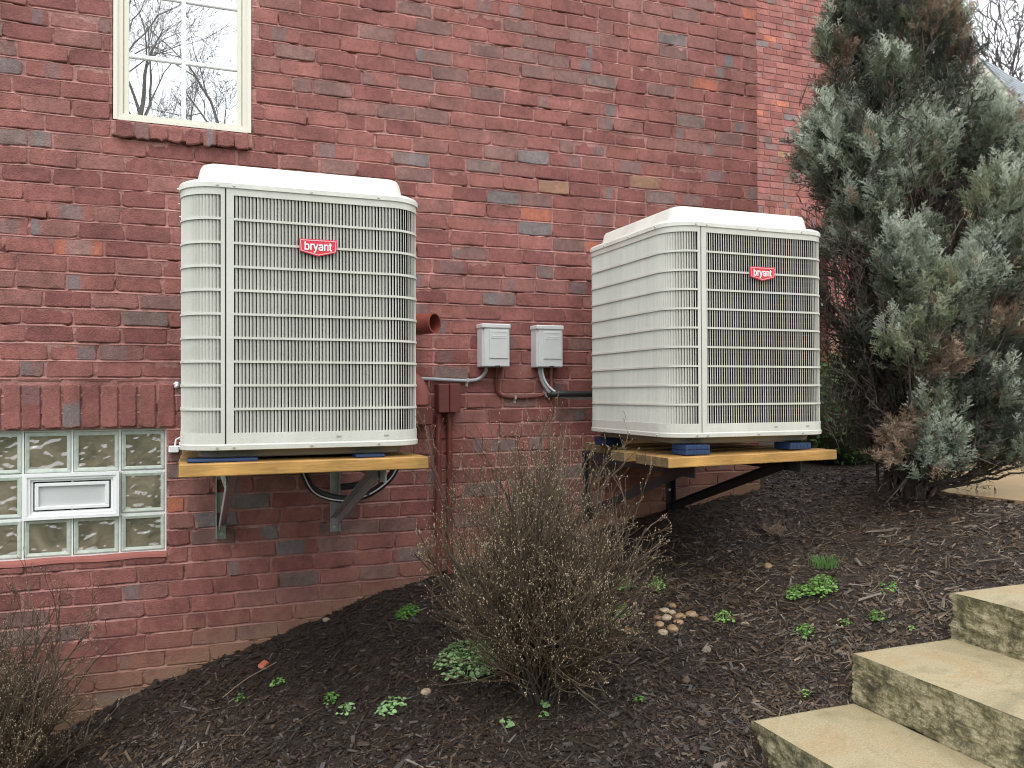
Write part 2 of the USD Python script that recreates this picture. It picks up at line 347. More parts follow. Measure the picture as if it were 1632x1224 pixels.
BOX_LEAF = leafy('boxwood_leaf', (0.02, 0.05, 0.012), (0.07, 0.14, 0.035), 0.35, 0.1)
SHRUB_DARK = pbr('shrub_stem', (0.05, 0.036, 0.026), 0.75, var=0.45, vscale=30)
SHRUB_TWIG = pbr('shrub_twig', (0.092, 0.062, 0.035), 0.6, var=0.5, vscale=22)
SHRUB_BUD = pbr('shrub_bud', (0.42, 0.33, 0.21), 0.5, var=0.4, vscale=60)
TREE_BARK = pbr('bare_tree_bark', (0.095, 0.08, 0.075), 0.9, var=0.35, vscale=5)
SANDSTONE = usdkit.material(stage, '/World/Looks/sandstone', {
    'tc': ('geometry', {}), 'sep': ('separate_xyz', {}), 'nr': ('separate_xyz', {}),
    'n': ('noise_texture', {'scale': 3.2, 'detail': 7.0, 'roughness': 0.62, 'distortion': 0.6}), 'n2': ('noise_texture', {'scale': 14.0, 'detail': 10.0, 'roughness': 0.78, 'distortion': 0.15}), 'n3': ('noise_texture', {'scale': 160.0, 'detail': 4.0}),
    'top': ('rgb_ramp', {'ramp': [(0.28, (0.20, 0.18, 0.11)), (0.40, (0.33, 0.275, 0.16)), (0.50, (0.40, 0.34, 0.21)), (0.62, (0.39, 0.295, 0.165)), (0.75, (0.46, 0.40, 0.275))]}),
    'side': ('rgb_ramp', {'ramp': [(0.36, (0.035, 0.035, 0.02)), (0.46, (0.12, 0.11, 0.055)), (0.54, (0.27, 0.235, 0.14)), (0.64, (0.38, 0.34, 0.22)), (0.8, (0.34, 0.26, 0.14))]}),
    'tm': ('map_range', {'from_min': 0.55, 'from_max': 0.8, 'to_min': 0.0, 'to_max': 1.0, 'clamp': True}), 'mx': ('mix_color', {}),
    'al': ('map_range', {'from_min': 0.54, 'from_max': 0.72, 'to_min': 0.0, 'to_max': 0.6, 'clamp': True}), 'am': ('mix_color', {'b': (0.17, 0.155, 0.10)}),
    'v': ('map_range', {'from_min': 0.3, 'from_max': 0.7, 'to_min': 0.75, 'to_max': 1.2, 'clamp': True}), 'vs': ('vector_math', {'math_type': 'scale'}),
    'nm': ('math', {'math_type': 'add'}), 'b': ('bump', {'strength': 0.8, 'distance': 0.006}), 'p': ('principled_bsdf', {'roughness': 0.55})},
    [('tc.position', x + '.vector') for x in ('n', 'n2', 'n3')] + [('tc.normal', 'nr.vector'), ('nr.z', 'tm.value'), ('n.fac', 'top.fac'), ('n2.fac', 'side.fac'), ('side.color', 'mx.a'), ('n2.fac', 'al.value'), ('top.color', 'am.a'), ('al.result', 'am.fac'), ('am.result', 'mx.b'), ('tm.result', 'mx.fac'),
     ('n3.fac', 'v.value'), ('mx.result', 'vs.vector1'), ('v.result', 'vs.scale'), ('vs.vector', 'p.base_color'), ('nm.value', 'b.height'), ('n2.fac', 'nm.value1'), ('n3.fac', 'nm.value2'), ('b.normal', 'p.normal')], surface='p.BSDF')
CONCRETE = pbr('wet_concrete', (0.30, 0.20, 0.115), 0.22, var=0.25, vscale=1.3, bump=0.15, bscale=12, dist=0.003)
LAWN = pbr('far_lawn', (0.06, 0.085, 0.03), 0.9, var=0.4, vscale=0.6)
PEBBLE = [pbr('pebble_tan', (0.33, 0.215, 0.115), 0.4, var=0.3, vscale=25), pbr('pebble_pale', (0.38, 0.29, 0.19), 0.4, var=0.3, vscale=30), pbr('pebble_brown', (0.16, 0.095, 0.055), 0.4, var=0.3, vscale=25)]
CHIPS = [pbr('chip_black', (0.023, 0.0155, 0.011), 0.42, var=0.4, vscale=40), pbr('chip_dark', (0.052, 0.034, 0.022), 0.45, var=0.4, vscale=40), pbr('chip_brown', (0.108, 0.070, 0.043), 0.5, var=0.4, vscale=40), pbr('chip_grey', (0.185, 0.148, 0.115), 0.45, var=0.4, vscale=40), pbr('chip_tan', (0.30, 0.22, 0.15), 0.55, var=0.3, vscale=40)]
SIDING = pbr('neighbour_siding', (0.62, 0.53, 0.33), 0.6)
SHINGLE = pbr('neighbour_shingle', (0.30, 0.33, 0.36), 0.7, var=0.25, vscale=3)

# ---------------------------------------------------------------- the ground
GX = [-60, -6, -2, -.577, -.293, .063, .567, .951, 1.187, 2.523, 2.782, 3.284, 4.0, 5, 60]
GZ = [-.6, -.5, -.30, .067, .199, .331, .476, .6, .646, .885, .925, 1.0, 1.03, 1.06, 1.1]


def ground(x, y):
    x, y = np.asarray(x, float), np.asarray(y, float)
    w = np.interp(x, GX, GZ)
    s = np.interp(x, [-1, 1.86, 2.31, 2.81, 3.3, 3.8], [.17, .225, .24, .19, .13, .03])
    z = w + s * np.where(y < 0, np.maximum(y, -3.2), 0)
    edge = np.clip((x - 1.83) / 0.03, 0, 1) * np.clip((3.75 - x) / 0.2, 0, 1) * np.clip((-1.83 - y) / 0.04, 0, 1)
    return z - 0.4 * edge + 6.6 * np.clip((-9 - y) / 13, 0, 1) ** 1.3


def grid_mesh(xs, ys, zfun):
    X, Y = np.meshgrid(xs, ys, indexing='ij')
    v = np.stack([X, Y, zfun(X, Y)], -1).reshape(-1, 3)
    a, b = len(xs), len(ys)
    i, j = np.meshgrid(np.arange(a - 1), np.arange(b - 1), indexing='ij')
    q = np.stack([i * b + j, (i + 1) * b + j, (i + 1) * b + j + 1, i * b + j + 1], -1).reshape(-1, 4)
    return v, np.vstack([q[:, [0, 1, 2]], q[:, [0, 2, 3]]])


def drive_edge(Y):
    return np.interp(Y, [-6, -1.2, -.6, 0, .8, 2, 4.2], [4.3, 4.06, 3.99, 4.3, 5.6, 7.2, 8.0]) + .025 * np.sin(np.asarray(Y) * 9)


def bed_z(X, Y):
    p = np.stack([X * 3, Y * 3, X * 0], -1)
    p2 = np.stack([X * 28, Y * 28, X * 0], -1)
    drive = np.clip((X - drive_edge(Y)) / .3, 0, 1) * .12
    k_ = 1 - .75 * np.clip(1 - np.abs(Y + 1.79) / .25, 0, 1) * np.clip((X - 1.7) / .1, 0, 1)
    return ground(X, Y) - drive + k_ * 0.05 * (meshkit.fbm(p, 3) - 0.5) + 0.022 * (meshkit.fbm(p2, 2) - 0.5)


xs = np.concatenate([np.linspace(-1.6, 4.3, 270), np.linspace(4.4, 8.4, 40)])
ys = np.concatenate([np.linspace(-3.4, 0.02, 170), np.linspace(0.1, 4.3, 20)])
v, f = grid_mesh(xs, ys, bed_z)
tag(MB().add(v, f).build('mulch_bed', MULCH, smooth=True), 'sloping bed of wet dark brown shredded bark mulch', 'mulch bed', kind='structure')
far_x = np.array([-3000, -300, -60, -20, -8, -4, -2, -1, 0, 1, 2, 3, 4.2, 6, 9, 14, 20, 60, 300, 3000.0]); far_y = np.array([-3000, -300, -60, -20, -10, -7, -5, -4, -3, -2, -1, 0, 1, 2, 3, 4, 6, 10, 20, 60, 300, 3000.0])
v, f = grid_mesh(far_x, far_y, lambda X, Y: ground(X, Y) - 0.12)
tag(MB().add(v, f).build('ground', LAWN, smooth=True), 'short winter lawn round the house and the mulch bed', 'ground', kind='structure')
dx = np.linspace(0, 1, 30); dy = np.linspace(-6.0, 4.2, 40)
v, f = grid_mesh(dx, dy, lambda X, Y: 1.025 + .03 * X + 0.012 * (meshkit.noise(np.stack([X * 14, Y * 2, X * 0], -1)) - .5))
v[:, 0] = drive_edge(v[:, 1]) + v[:, 0] * (11.5 - drive_edge(v[:, 1]))
sk = MB().add(v, f)
e = v[:40]; sk.add(np.vstack([e, e - [0, 0, .14]]), [[i, i + 1, i + 41, i + 40] for i in range(39)])
tag(sk.build('driveway', CONCRETE), 'wet tan concrete driveway beyond the juniper', 'driveway', kind='structure')

# ---------------------------------------------------------------- the brick house
house = thing('brick_house', 'red brick house with a white framed window and a glass block basement window', 'house')
CORNER = 3.284
WIN = (-.352, .268, 2.808)              # x0, x1, bottom of the opening (sill bricks lie in it)
GB = (-.921, -.118, .842, 1.445)        # glass block window
COURSE, UNIT = .08, .2
TONES = [((.258, .097, .082), 10), ((.235, .086, .075), 10), ((.28, .108, .092), 8), ((.215, .076, .068), 7), ((.255, .11, .095), 7), ((.215, .115, .102), 5), ((.205, .135, .122), 1.6), ((.19, .155, .15), .6), ((.40, .135, .085), .5), ((.30, .165, .105), .3)]
TW = [w for _, w in TONES]


def brick(x0, x1, z0, z1, y=0.0, depth=.008, big=1.0, horiz=True):
    """One tumbled brick, its face towards -y: 10-gon outline, back ring, arris ring, face ring."""
    out = []
    for cx, cz, sx_, sz_ in ((x0, z0, 1, 1), (x1, z0, -1, 1), (x1, z1, -1, -1), (x0, z1, 1, -1)):
        r1, r2 = abs(rnd.gauss(.006, .006)) * big + .002, abs(rnd.gauss(.004, .004)) * big + .002
        a, b = (cx + sx_ * 0, cz + sz_ * r2), (cx + sx_ * r1, cz)
        out += [a, b] if sx_ * sz_ > 0 else [b, a]
    mj = (x1 - x0) * .1; out.insert(2, ((x0 + x1) / 2 + rnd.uniform(-mj, mj), z0)); out.insert(7, ((x0 + x1) / 2 + rnd.uniform(-mj, mj), z1))
    o = np.array(out) + rng.normal(0, .0021 * big, (10, 2))
    c = o.mean(0); bev = .0035 * big
    inner = c + (o - c) * np.maximum(0.2, 1 - bev / np.maximum(np.abs(o - c).min(1, keepdims=True) * 0 + np.array([[(x1 - x0) / 2, (z1 - z0) / 2]]), 1e-3))
    d = depth + rnd.gauss(0, .0015); tilt = rnd.gauss(0, .012), rnd.gauss(0, .004)
    ring = lambda p, yy: np.stack([p[:, 0], np.full(10, yy), p[:, 1]], 1)
    face = ring(inner, y - d); face[:, 1] += (face[:, 0] - c[0]) * tilt[1] + (face[:, 2] - c[1]) * tilt[0] * .6
    v = np.vstack([ring(o, y + .012), ring(o, y - d + bev * .8), face])
    f = []
    for k in range(2):
        for i in range(10):
            j = (i + 1) % 10
            f += [[k * 10 + i, k * 10 + j, (k + 1) * 10 + j], [k * 10 + i, (k + 1) * 10 + j, (k + 1) * 10 + i]]
    f += [[20, 20 + i, 20 + i + 1] for i in range(1, 9)]
    tone = np.array(rnd.choices([t for t, _ in TONES], TW)[0]) * rnd.uniform(.97, 1.16)
    s = rnd.random() < .13
    L = (v[:, 0] - c[0]) / ((x1 - x0) / 2) if horiz else (v[:, 2] - c[1]) / ((z1 - z0) / 2)
    fc, fw_ = rnd.choice([-1.0, 0, .1, 1.0, .55, -.4]), rnd.uniform(.2, .85)
    e = np.repeat([1.0, .95, .45], 10)
    return v, np.array(f), tone, np.stack([(L - fc) / fw_, e, np.full(30, rnd.uniform(.35, .95) * s)], 1)


def minus(a, b, cuts):
    segs = [(a, b)]
    for c, d in cuts:
        segs = [t for s in segs for t in ((s[0], min(s[1], c)), (max(s[0], d), s[1])) if t[1] - t[0] > .022]
    return segs


def wall_bricks(xlo, xhi, k0, k1, y, cuts_of, from_right=True, j=.0105):
    for k in range(k0, k1):
        z0, z1 = k * COURSE + j / 2, (k + 1) * COURSE - j / 2
        cuts, z0b, z1b = cuts_of(k, z0, z1)
        xx = xhi - (k % 2) * UNIT / 2 * (1 if rnd.random() < .93 else .6) + rnd.uniform(-.012, .012)
        edges = [xhi]
        while xx > xlo:
            if xhi - xx > .05:
                edges.append(xx)
            xx -= UNIT * (1 if rnd.random() < .96 else .5) * rnd.uniform(.975, 1.025)
        edges.append(xlo)
        for b, a in zip(edges[:-1], edges[1:]):
            for s0, s1 in minus(a, b, cuts):
                if s1 - s0 > .035:
                    jl = j / 2 * rnd.uniform(.6, 1.4)
                    yield s0 + (jl if s0 > xlo + 1e-6 else 0), s1 - (jl if s1 < xhi - 1e-6 else 0), z0 + rnd.uniform(-.0015, .0015), z1 + rnd.uniform(-.0015, .0015)


def main_cuts(k, z0, z1):
    c = []
    if z0 > WIN[2] - .02:
        c.append((WIN[0] - .006, WIN[1] + .006))
    if 11 <= k <= 17 or k == 10:
        c.append((-2, GB[1] + .003))
    if 18 <= k <= 20:
        c.append((-2, -.078))
    return c, z0, z1


main = [(a, b, c, d) for a, b, c, d in wall_bricks(-1.5, CORNER, -3, 54, 0, main_cuts)]
for x0 in np.arange(-1.5, GB[1] - .05, UNIT):      # cut courses under and over the glass block window
    main.append((x0 + .006, min(x0 + UNIT - .006, GB[1]), .806, .832))
    main.append((x0 - .04, min(x0 + UNIT - .055, -.084), 1.664, 1.679))


def size_in_view(b):
    p = np.array([(b[0] + b[1]) / 2, 0, (b[2] + b[3]) / 2]) - EYE
    z = p @ fw
    u_, w_ = (p @ RT) / z * 1320, (p @ UP) / z * 1320
    inside = abs(u_) < 830 and abs(w_) < 625 and b[2] > np.interp(b[0], GX, GZ) - .03
    return (b[1] - b[0]) * (b[3] - b[2]) / z ** 2 if inside else 0


MORTAR_D = .008
wallm = MB()
xs_c, zs_c = [-1.5, GB[0], WIN[0], GB[1], WIN[1], CORNER], [-.3, GB[2], GB[3], WIN[2], 4.4]
for i in range(5):
    for k in range(4):
        xm, zm = (xs_c[i] + xs_c[i + 1]) / 2, (zs_c[k] + zs_c[k + 1]) / 2
        if (GB[0] < xm < GB[1] and GB[2] < zm < GB[3]) or (WIN[0] < xm < WIN[1] and zm > WIN[2]):
            continue
        nx = max(1, int((xs_c[i + 1] - xs_c[i]) / .022))
        zz_ = np.unique(np.concatenate([[zs_c[k], zs_c[k + 1]], *[np.arange(-4, 56) * COURSE + o for o in (-.0065, -.0045, -.001, .003, .0055, .04)]]))
        zz_ = zz_[(zz_ >= zs_c[k]) & (zz_ <= zs_c[k + 1])]
        v, f = grid_mesh(np.linspace(xs_c[i], xs_c[i + 1], nx + 1), zz_, lambda X, Z: X * 0)
        v = v[:, [0, 2, 1]]
        ph = (v[:, 2] + .02) % COURSE - .02          # weathered joints: each bed of mortar slopes out onto the brick below it
        v[:, 1] = np.interp(ph, [-.02, -.0066, -.0064, -.0045, .0055, .01], [-.004, -.004, -.0095, -.0098, .0005, -.003])
        wob = meshkit.fbm(v * [16, 0, 9] + 3.3, 3)
        v[:, 1] += .0055 * (.5 - meshkit.fbm(v * [45, 0, 60] + 3.3, 2)) - .004 * (wob - .5) + .016 * np.clip((meshkit.fbm(v * [20, 0, 34] + 1.7, 2) - .64) / .12, 0, 1)
        v[:, 2] += np.where((np.abs(ph) < .008) & (v[:, 2] > zs_c[k] + .01) & (v[:, 2] < zs_c[k + 1] - .01), .006 * (meshkit.fbm(v * [9, 0, 3] + 8, 2) - .5), 0)
        wallm.add(v, f[:, ::-1])


def reveal(x0, x1, z0, z1, d):
    wallm.add([[x0, 0, z0], [x0, d, z0], [x0, d, z1], [x0, 0, z1]], [[0, 3, 2, 1]]).add([[x1, 0, z0], [x1, d, z0], [x1, d, z1], [x1, 0, z1]], [[0, 1, 2, 3]])
    wallm.add([[x0, 0, z0], [x1, 0, z0], [x1, d, z0], [x0, d, z0]], [[0, 1, 2, 3]]).add([[x0, 0, z1], [x1, 0, z1], [x1, d, z1], [x0, d, z1]], [[0, 3, 2, 1]])


reveal(*GB, .11)
reveal(WIN[0], WIN[1], WIN[2], 4.4, .12)
# the corner return, the set-back wing and its lintel, body behind
RW = 4.22
wallm.add([[CORNER, 0, -.3], [CORNER, RW, -.3], [CORNER, RW, 7.5], [CORNER, 0, 7.5]], [[0, 1, 2, 3]])
wallm.add([[-1.5, .3, -.3], [CORNER, .3, -.3], [CORNER, .3, 7.5], [-1.5, .3, 7.5]], [[0, 1, 2, 3]])
wallm.span((-1.5, .001, 4.4), (CORNER - .001, .29, 7.5))
wall = wallm.build('wall', MORTAR, house)
main.sort(key=size_in_view, reverse=True)
rest = MB()
for n, b in enumerate(main):
    v, f, tone, fl = brick(*b)
    if n < 300:
        MB().add(v, f, tone=tone, flash=fl).build('brick', BRICK, wall)
    else:
        rest.add(v, f, tone=tone, flash=fl)
for k in range(-3, 54):                              # brick ends on the corner return
    off = .1 if k % 2 else .2
    y = 0.0
    while y < RW - .1:
        L = off if y == 0 else .2
        v, f, tone, fl = brick(0, min(L, RW - y) - .011, k * COURSE + .006, (k + 1) * COURSE - .006)
        v = np.stack([CORNER - v[:, 1], y + v[:, 0], v[:, 2]], 1)
        rest.add(v, f, tone=tone, flash=fl); y += L
rest.build('bricks', BRICK, house, kind='stuff')
# soldier course over the glass block window
x = -.084
while x > -1.4:
    w = rnd.uniform(.074, .083)
    v, f, tone, fl = brick(x - w + .010, x, 1.4525, 1.652, 0, .0155, 1.2, False)
    MB().add(v, f, tone=tone, flash=fl).build('soldier_brick', BRICK, wall)
    x -= w
# sill under the glass block window: sloped painted mortar
s = MB(); xs_ = np.linspace(GB[0] - .03, GB[1] + .002, 40)
prof = np.array([[.10, .866], [.004, .858], [-.010, .852], [-.013, .838], [0.002, .832]])
pts = np.array([[[xx, py, pz + .003 * math.sin(xx * 19 + py * 30)] for py, pz in prof] for xx in xs_]); npf = len(prof)
s.add(pts.reshape(-1, 3), [[i * npf + k, i * npf + k + 1, (i + 1) * npf + k + 1, (i + 1) * npf + k] for i in range(39) for k in range(npf - 1)])
s.add(pts[-1], [[0, 1, 2], [0, 2, 3], [0, 3, 4]])
s.build('basement_sill', PINKPAINT, house, smooth=50)

# upper window: cream frame, grilles, reflecting pane, row of sill bricks
win = MB()
wx0, wx1, wz0 = WIN[0] + .004, WIN[1] - .002, 2.887
for a, b, y0, y1, iz in ((0, .018, -.012, .10, 0), (.018, .040, -.002, .10, .002), (.040, .046, .012, .1, .02), (.046, .064, .004, .1, .022)):
    win.span((wx0 + a, y0, wz0 + .001), (wx0 + b, y1, 4.4)); win.span((wx1 - b, y0, wz0 + .001), (wx1 - a, y1, 4.4))
win.span((wx0 + .018, -.010, wz0), (wx1 - .018, .1, wz0 + .016)); win.span((wx0 + .040, -.004, wz0 + .016), (wx1 - .040, .1, wz0 + .034)); 
wf = win.build('window', CREAM, house)
gm = lambda: MB()
MB().span((-.053, .013, 2.92), (-.033, .0255, 4.4), .004).build('grille_bar', VINYL, wf)
for z in (3.205, 3.505, 3.81):
    MB().span((-.288, .015, z - .010), (.203, .0255, z + .010), .004).build('grille_bar', VINYL, wf)
MB().add([[-.290, .026, 2.918], [.206, .026, 2.918], [.206, .026, 4.4], [-.290, .026, 4.4]], [[0, 1, 2, 3]]).build('pane', PANE, wf)
MB().add([[-.34, .09, 2.89], [.25, .09, 2.89], [.25, .09, 4.4], [-.34, .09, 4.4]], [[0, 1, 2, 3]]).build('blind', BLIND, wf)
x = WIN[0] + .012
for k in range(8):
    w = (WIN[1] - WIN[0] - .02) / 8
    v, f, tone, fl = brick(x + .004, x + w - .004, 2.806, 2.882, 0, .034, 1.5)
    v[:, 2] += np.where(v[:, 1] < 0, (v[:, 1] / .034) * .006, 0)
    v[:10, 1] = .05
    MB().add(v, f, tone=tone, flash=fl).build('sill_brick', BRICK, wall); x += w
MB().span((WIN[0] - .004, -.020, 2.812), (WIN[1] + .004, .05, 2.880), .004).build('sill_mortar', MORTAR, house)

# glass block window
gbw = MB()
for k in range(5):
    xx = GB[1] - .003 - k * .1985
    gbw.span((xx - .004, .030, GB[2]), (xx + .003, .08, GB[3]))
for z in (GB[2] + .02, 1.0425, 1.2425, 1.4385):
    gbw.span((GB[0], .031, z - .004), (GB[1], .08, z + .004))
gw = gbw.build('glass_block_window', VINYL, house)
zr = [(.866, 1.039), (1.047, 1.239), (1.247, 1.435)]
ripple = random.Random(5)
for ci in range(4):
    x1 = GB[1] - .006 - ci * .1985; x0 = x1 - .1905
    for ri, (z0, z1) in enumerate(zr):
        if ri == 1 and ci in (1, 2):
            continue
        o = MB(); R_, D_ = .014, .026        # rim: pillowed border of clear glass
        rings = [(0, .034), (.002, .028), (.007, .026), (.014, .028), (.020, .030)]
        P = []
        for ins, yy in rings:
            P.append([[x0 + ins, yy, z0 + ins], [x1 - ins, yy, z0 + ins], [x1 - ins, yy, z1 - ins], [x0 + ins, yy, z1 - ins]])
        P = np.array(P)
        for k in range(len(rings) - 1):
            for i in range(4):
                j = (i + 1) % 4
                o.add([P[k, i], P[k, j], P[k + 1, j], P[k + 1, i]], [[0, 1, 2, 3]])
        gbk = o.build('glass_block', GLASSRIM, gw)
        n = 26
        gx, gz = np.linspace(x0 + .0195, x1 - .0195, n), np.linspace(z0 + .0195, z1 - .0195, n)
        v, f = grid_mesh(gx, gz, lambda X, Z: X * 0)
        px_, pz_ = (v[:, 0] - x0) / (x1 - x0), (v[:, 1] - z0) / (z1 - z0)
        sd_ = ripple.random() * 50
        h = meshkit.fbm(np.stack([px_ * 2.3 + sd_, pz_ * 3.6, px_ * 0], -1), 3) - .5
        h2 = np.sin((px_ * 1.1 * math.cos(sd_) + pz_ * 1.1 * math.sin(sd_ * 1.7) + 2.6 * h) * ripple.uniform(4.5, 8) + sd_)
        border = np.minimum(np.minimum(px_, 1 - px_), np.minimum(pz_, 1 - pz_))
        v = np.stack([v[:, 0], .034 + .010 * h * np.clip(border * 6, 0, 1) + .0016 * h2 - .006 * np.exp(-border * 22), v[:, 1]], 1)
        MB().add(v, f[:, ::-1]).build('wavy_face', GLASSBODY, gbk, smooth=True)
vx1 = GB[1] - .006 - .1985 + .001; vx0 = vx1 - .1905 - .1985 - .001; vz0, vz1 = 1.038, 1.245
fr = MB(); W_ = .019
for y0, i0, i1 in ((.004, 0, .014), (.010, .014, .026), (.020, .026, .036)):
    fr.span((vx0 + i0, y0, vz0 + i0), (vx1 - i0, .06, vz0 + i1)); fr.span((vx0 + i0, y0, vz1 - i1), (vx1 - i0, .06, vz1 - i0))
    fr.span((vx0 + i0, y0, vz0 + i1), (vx0 + i1, .06, vz1 - i1)); fr.span((vx1 - i1, y0, vz0 + i1), (vx1 - i0, .06, vz1 - i1))
vt = fr.build('vent_frame', VINYL, gw)
sa = MB(); a0, a1, b0, b1 = vx0 + .043, vx1 - .043, vz0 + .043, vz1 - .043
for (q0, q1, q2, q3) in ((a0, a1, b0, b0 + .015), (a0, a1, b1 - .015, b1)):
    sa.span((q0, .014, q2), (q1, .04, q3), .002)
for (q0, q1) in ((a0, a0 + .016), (a1 - .016, a1)):
    sa.span((q0, .0145, b0 + .015), (q1, .04, b1 - .015), .002)
sa.build('vent_sash', VINYL, vt)
MB().span((a0 + .014, .026, b0 + .013), (a1 - .014, .034, b1 - .013)).build('vent_pane', GREYPANE, vt)
MB().span((vx0 + .034, .036, vz0 + .034), (vx1 - .034, .05, vz1 - .034)).build('vent_recess', DARK, vt)
MB().add([[GB[0] - .05, .085, GB[2]], [GB[1], .085, GB[2]], [GB[1], .085, GB[3]], [GB[0] - .05, .085, GB[3]]], [[0, 1, 2, 3]]).build('backing', DARK, gw)

# set-back wing
JX, LZ = 7.655, 3.70
wg = MB()
def quad(mb, a, b, c, d): mb.add([a, b, c, d], [[0, 1, 2, 3]])
quad(wg, (CORNER, RW, LZ), (JX, RW, LZ), (JX, RW, 9), (CORNER, RW, 9))
quad(wg, (JX, RW, .8), (9.35, RW, .8), (9.35, RW, 9), (JX, RW, 9))
quad(wg, (JX, RW, .8), (JX, RW + .16, .8), (JX, RW + .16, LZ), (JX, RW, LZ))
quad(wg, (CORNER, RW, LZ), (JX, RW, LZ), (JX, RW + .16, LZ), (CORNER, RW + .16, LZ))
quad(wg, (9.35, RW, .8), (9.35, RW + 8, .8), (9.35, RW + 8, 9), (9.35, RW, 9))
wing = wg.build('wing_wall', MORTAR, house)
MB().span((CORNER, RW + .16, .9), (JX + .1, RW + .24, LZ + .05)).build('garage_door', pbr('dark_door', (0.045, 0.035, 0.03), 0.6), house)
wb = MB(); shade = []
def wing_cuts(k, z0, z1):
    if z0 < LZ: return [(0, JX)], z0, z1
    if z0 < LZ + .21: return [(0, JX + .12)], z0, z1
    return [], z0, z1
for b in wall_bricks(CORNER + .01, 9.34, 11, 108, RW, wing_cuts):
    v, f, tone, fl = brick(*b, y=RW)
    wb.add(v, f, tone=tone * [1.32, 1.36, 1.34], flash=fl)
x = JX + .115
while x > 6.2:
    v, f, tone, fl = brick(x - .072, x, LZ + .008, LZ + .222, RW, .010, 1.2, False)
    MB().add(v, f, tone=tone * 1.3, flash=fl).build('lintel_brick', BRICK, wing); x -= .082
for k in range(11, 46):
    v, f, tone, fl = brick(0.006, .15, k * COURSE + .006, (k + 1) * COURSE - .006)
    wb.add(np.stack([JX - v[:, 1] * -1 - 0 , RW + v[:, 0], v[:, 2]], 1), f[:, ::-1], tone=tone, flash=fl)
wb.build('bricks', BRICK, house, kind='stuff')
MB().span((JX - .05, RW + .04, 2.70), (JX, RW + .11, 2.83), .01).build('door_sensor', CREAM, house)

# ---------------------------------------------------------------- air conditioners
S = .88; CR = .13


def rounded(inset, r=None, n=10):
    r = max(.012, CR - inset) if r is None else r
    lo, hi = inset, S - inset
    out = []
    for cx, cy, a0 in ((lo + r, lo + r, PI), (hi - r, lo + r, 1.5 * PI), (hi - r, hi - r, 0), (lo + r, hi - r, .5 * PI)):
        for t in np.linspace(0, PI / 2, n):
            out.append((cx + r * math.cos(a0 + t), cy + r * math.sin(a0 + t)))
    return np.array(out)              # counter-clockwise from the left side's front end


def loft(mb, prof, n=10, close=False):
    P = np.array([[(*p, z) for p in rounded(i, None, n)] for i, z in prof]); m_ = P.shape[1]
    fs = [[a * m_ + i, a * m_ + (i + 1) % m_, (a + 1) * m_ + (i + 1) % m_, (a + 1) * m_ + i] for a in range(len(prof) - 1) for i in range(m_)]
    mb.add(P.reshape(-1, 3), fs)
    if close:
        c = np.vstack([P[-1], P[-1].mean(0)]); mb.add(c, [[i, (i + 1) % m_, m_] for i in range(m_)])
    return mb


def perimeter(inset):
    """arc-length parametrisation; s = 0 at the left side's front tangent point, then round the front left corner, along the front, ..."""
    p = rounded(inset, None, 16); p = np.vstack([p, p[0]])
    L = np.concatenate([[0], np.cumsum(np.linalg.norm(np.diff(p, axis=0), axis=1))])
    return p, L


def at_s(s, inset=0.0):
    p, L = perimeter(0.0)
    s = s % L[-1]
    i = min(np.searchsorted(L, s, 'right') - 1, len(p) - 2)
    t = (p[i + 1] - p[i]) / np.linalg.norm(p[i + 1] - p[i])
    q = p[i] + t * (s - L[i])
    n_in = np.array([-t[1], t[0]])
    return q + n_in * inset, t, n_in


def per_strip(mb, s0, s1, i0, i1, z0, z1, step=.02):
    """closed band along the perimeter between two insets and two heights."""
    ss = np.linspace(s0, s1, max(2, int((s1 - s0) / step) + 1)); P = []
    for s in ss:
        a, _, _ = at_s(s, i0); b, _, _ = at_s(s, i1)
        P.append([(*a, z0), (*b, z0), (*b, z1), (*a, z1)])
    P = np.array(P).reshape(-1, 3); n = len(ss)
    f = [[i * 4 + k, i * 4 + (k + 1) % 4, (i + 1) * 4 + (k + 1) % 4, (i + 1) * 4 + k] for i in range(n - 1) for k in range(4)]
    f += [[3, 2, 1, 0], [(n - 1) * 4 + k for k in range(4)]]
    mb.add(P, f)


arc = PI / 2 * CR
PER = perimeter(0)[1][-1]
SEAM = arc + (.152 - CR)               # seam just past the front left corner
Z0, Z1 = .062, .913                    # louvre field above the unit's bottom edge (z = 0)
HGT = .945
ac = thing('air_conditioner', 'beige outdoor air conditioner on the shelf nearest the window, mostly its front seen', 'air conditioner', (-.044, -1.14, 1.402), 'air conditioners on wooden wall shelves')
jit = random.Random(3)


def louvre_panel(s0, s1, m0, m1):
    mb = MB()
    k = s0 + m0 + .006
    while k < s1 - m1 - .003:
        q, t, nin = at_s(k, .0035)
        a = math.radians(45 + jit.gauss(0, 2.2))
        d = nin * math.cos(a) + t * math.sin(a); w = np.array([-d[1], d[0]])
        if True:
            c = q + d * .0054
            v, f = cbox((.0116, .0019, Z1 - Z0 + .006))
            Rm = np.array([[d[0], w[0], 0], [d[1], w[1], 0], [0, 0, 1]])
            mb.add(v @ Rm.T + [c[0], c[1], (Z0 + Z1) / 2], f)
        k += .0124
    for r in range(1, 10):
        z = Z0 + r * .0851
        per_strip(mb, s0 + m0 - .002, s1 - m1 + .002, -.0006, .006, z - .0043, z + .0043)
    per_strip(mb, s0, s1, 0, .004, Z1, HGT - .004); per_strip(mb, s0, s1, 0, .004, .022, Z0)
    per_strip(mb, s0, s0 + m0, 0, .004, Z0, Z1); per_strip(mb, s1 - m1, s1, 0, .004, Z0, Z1)
    return mb


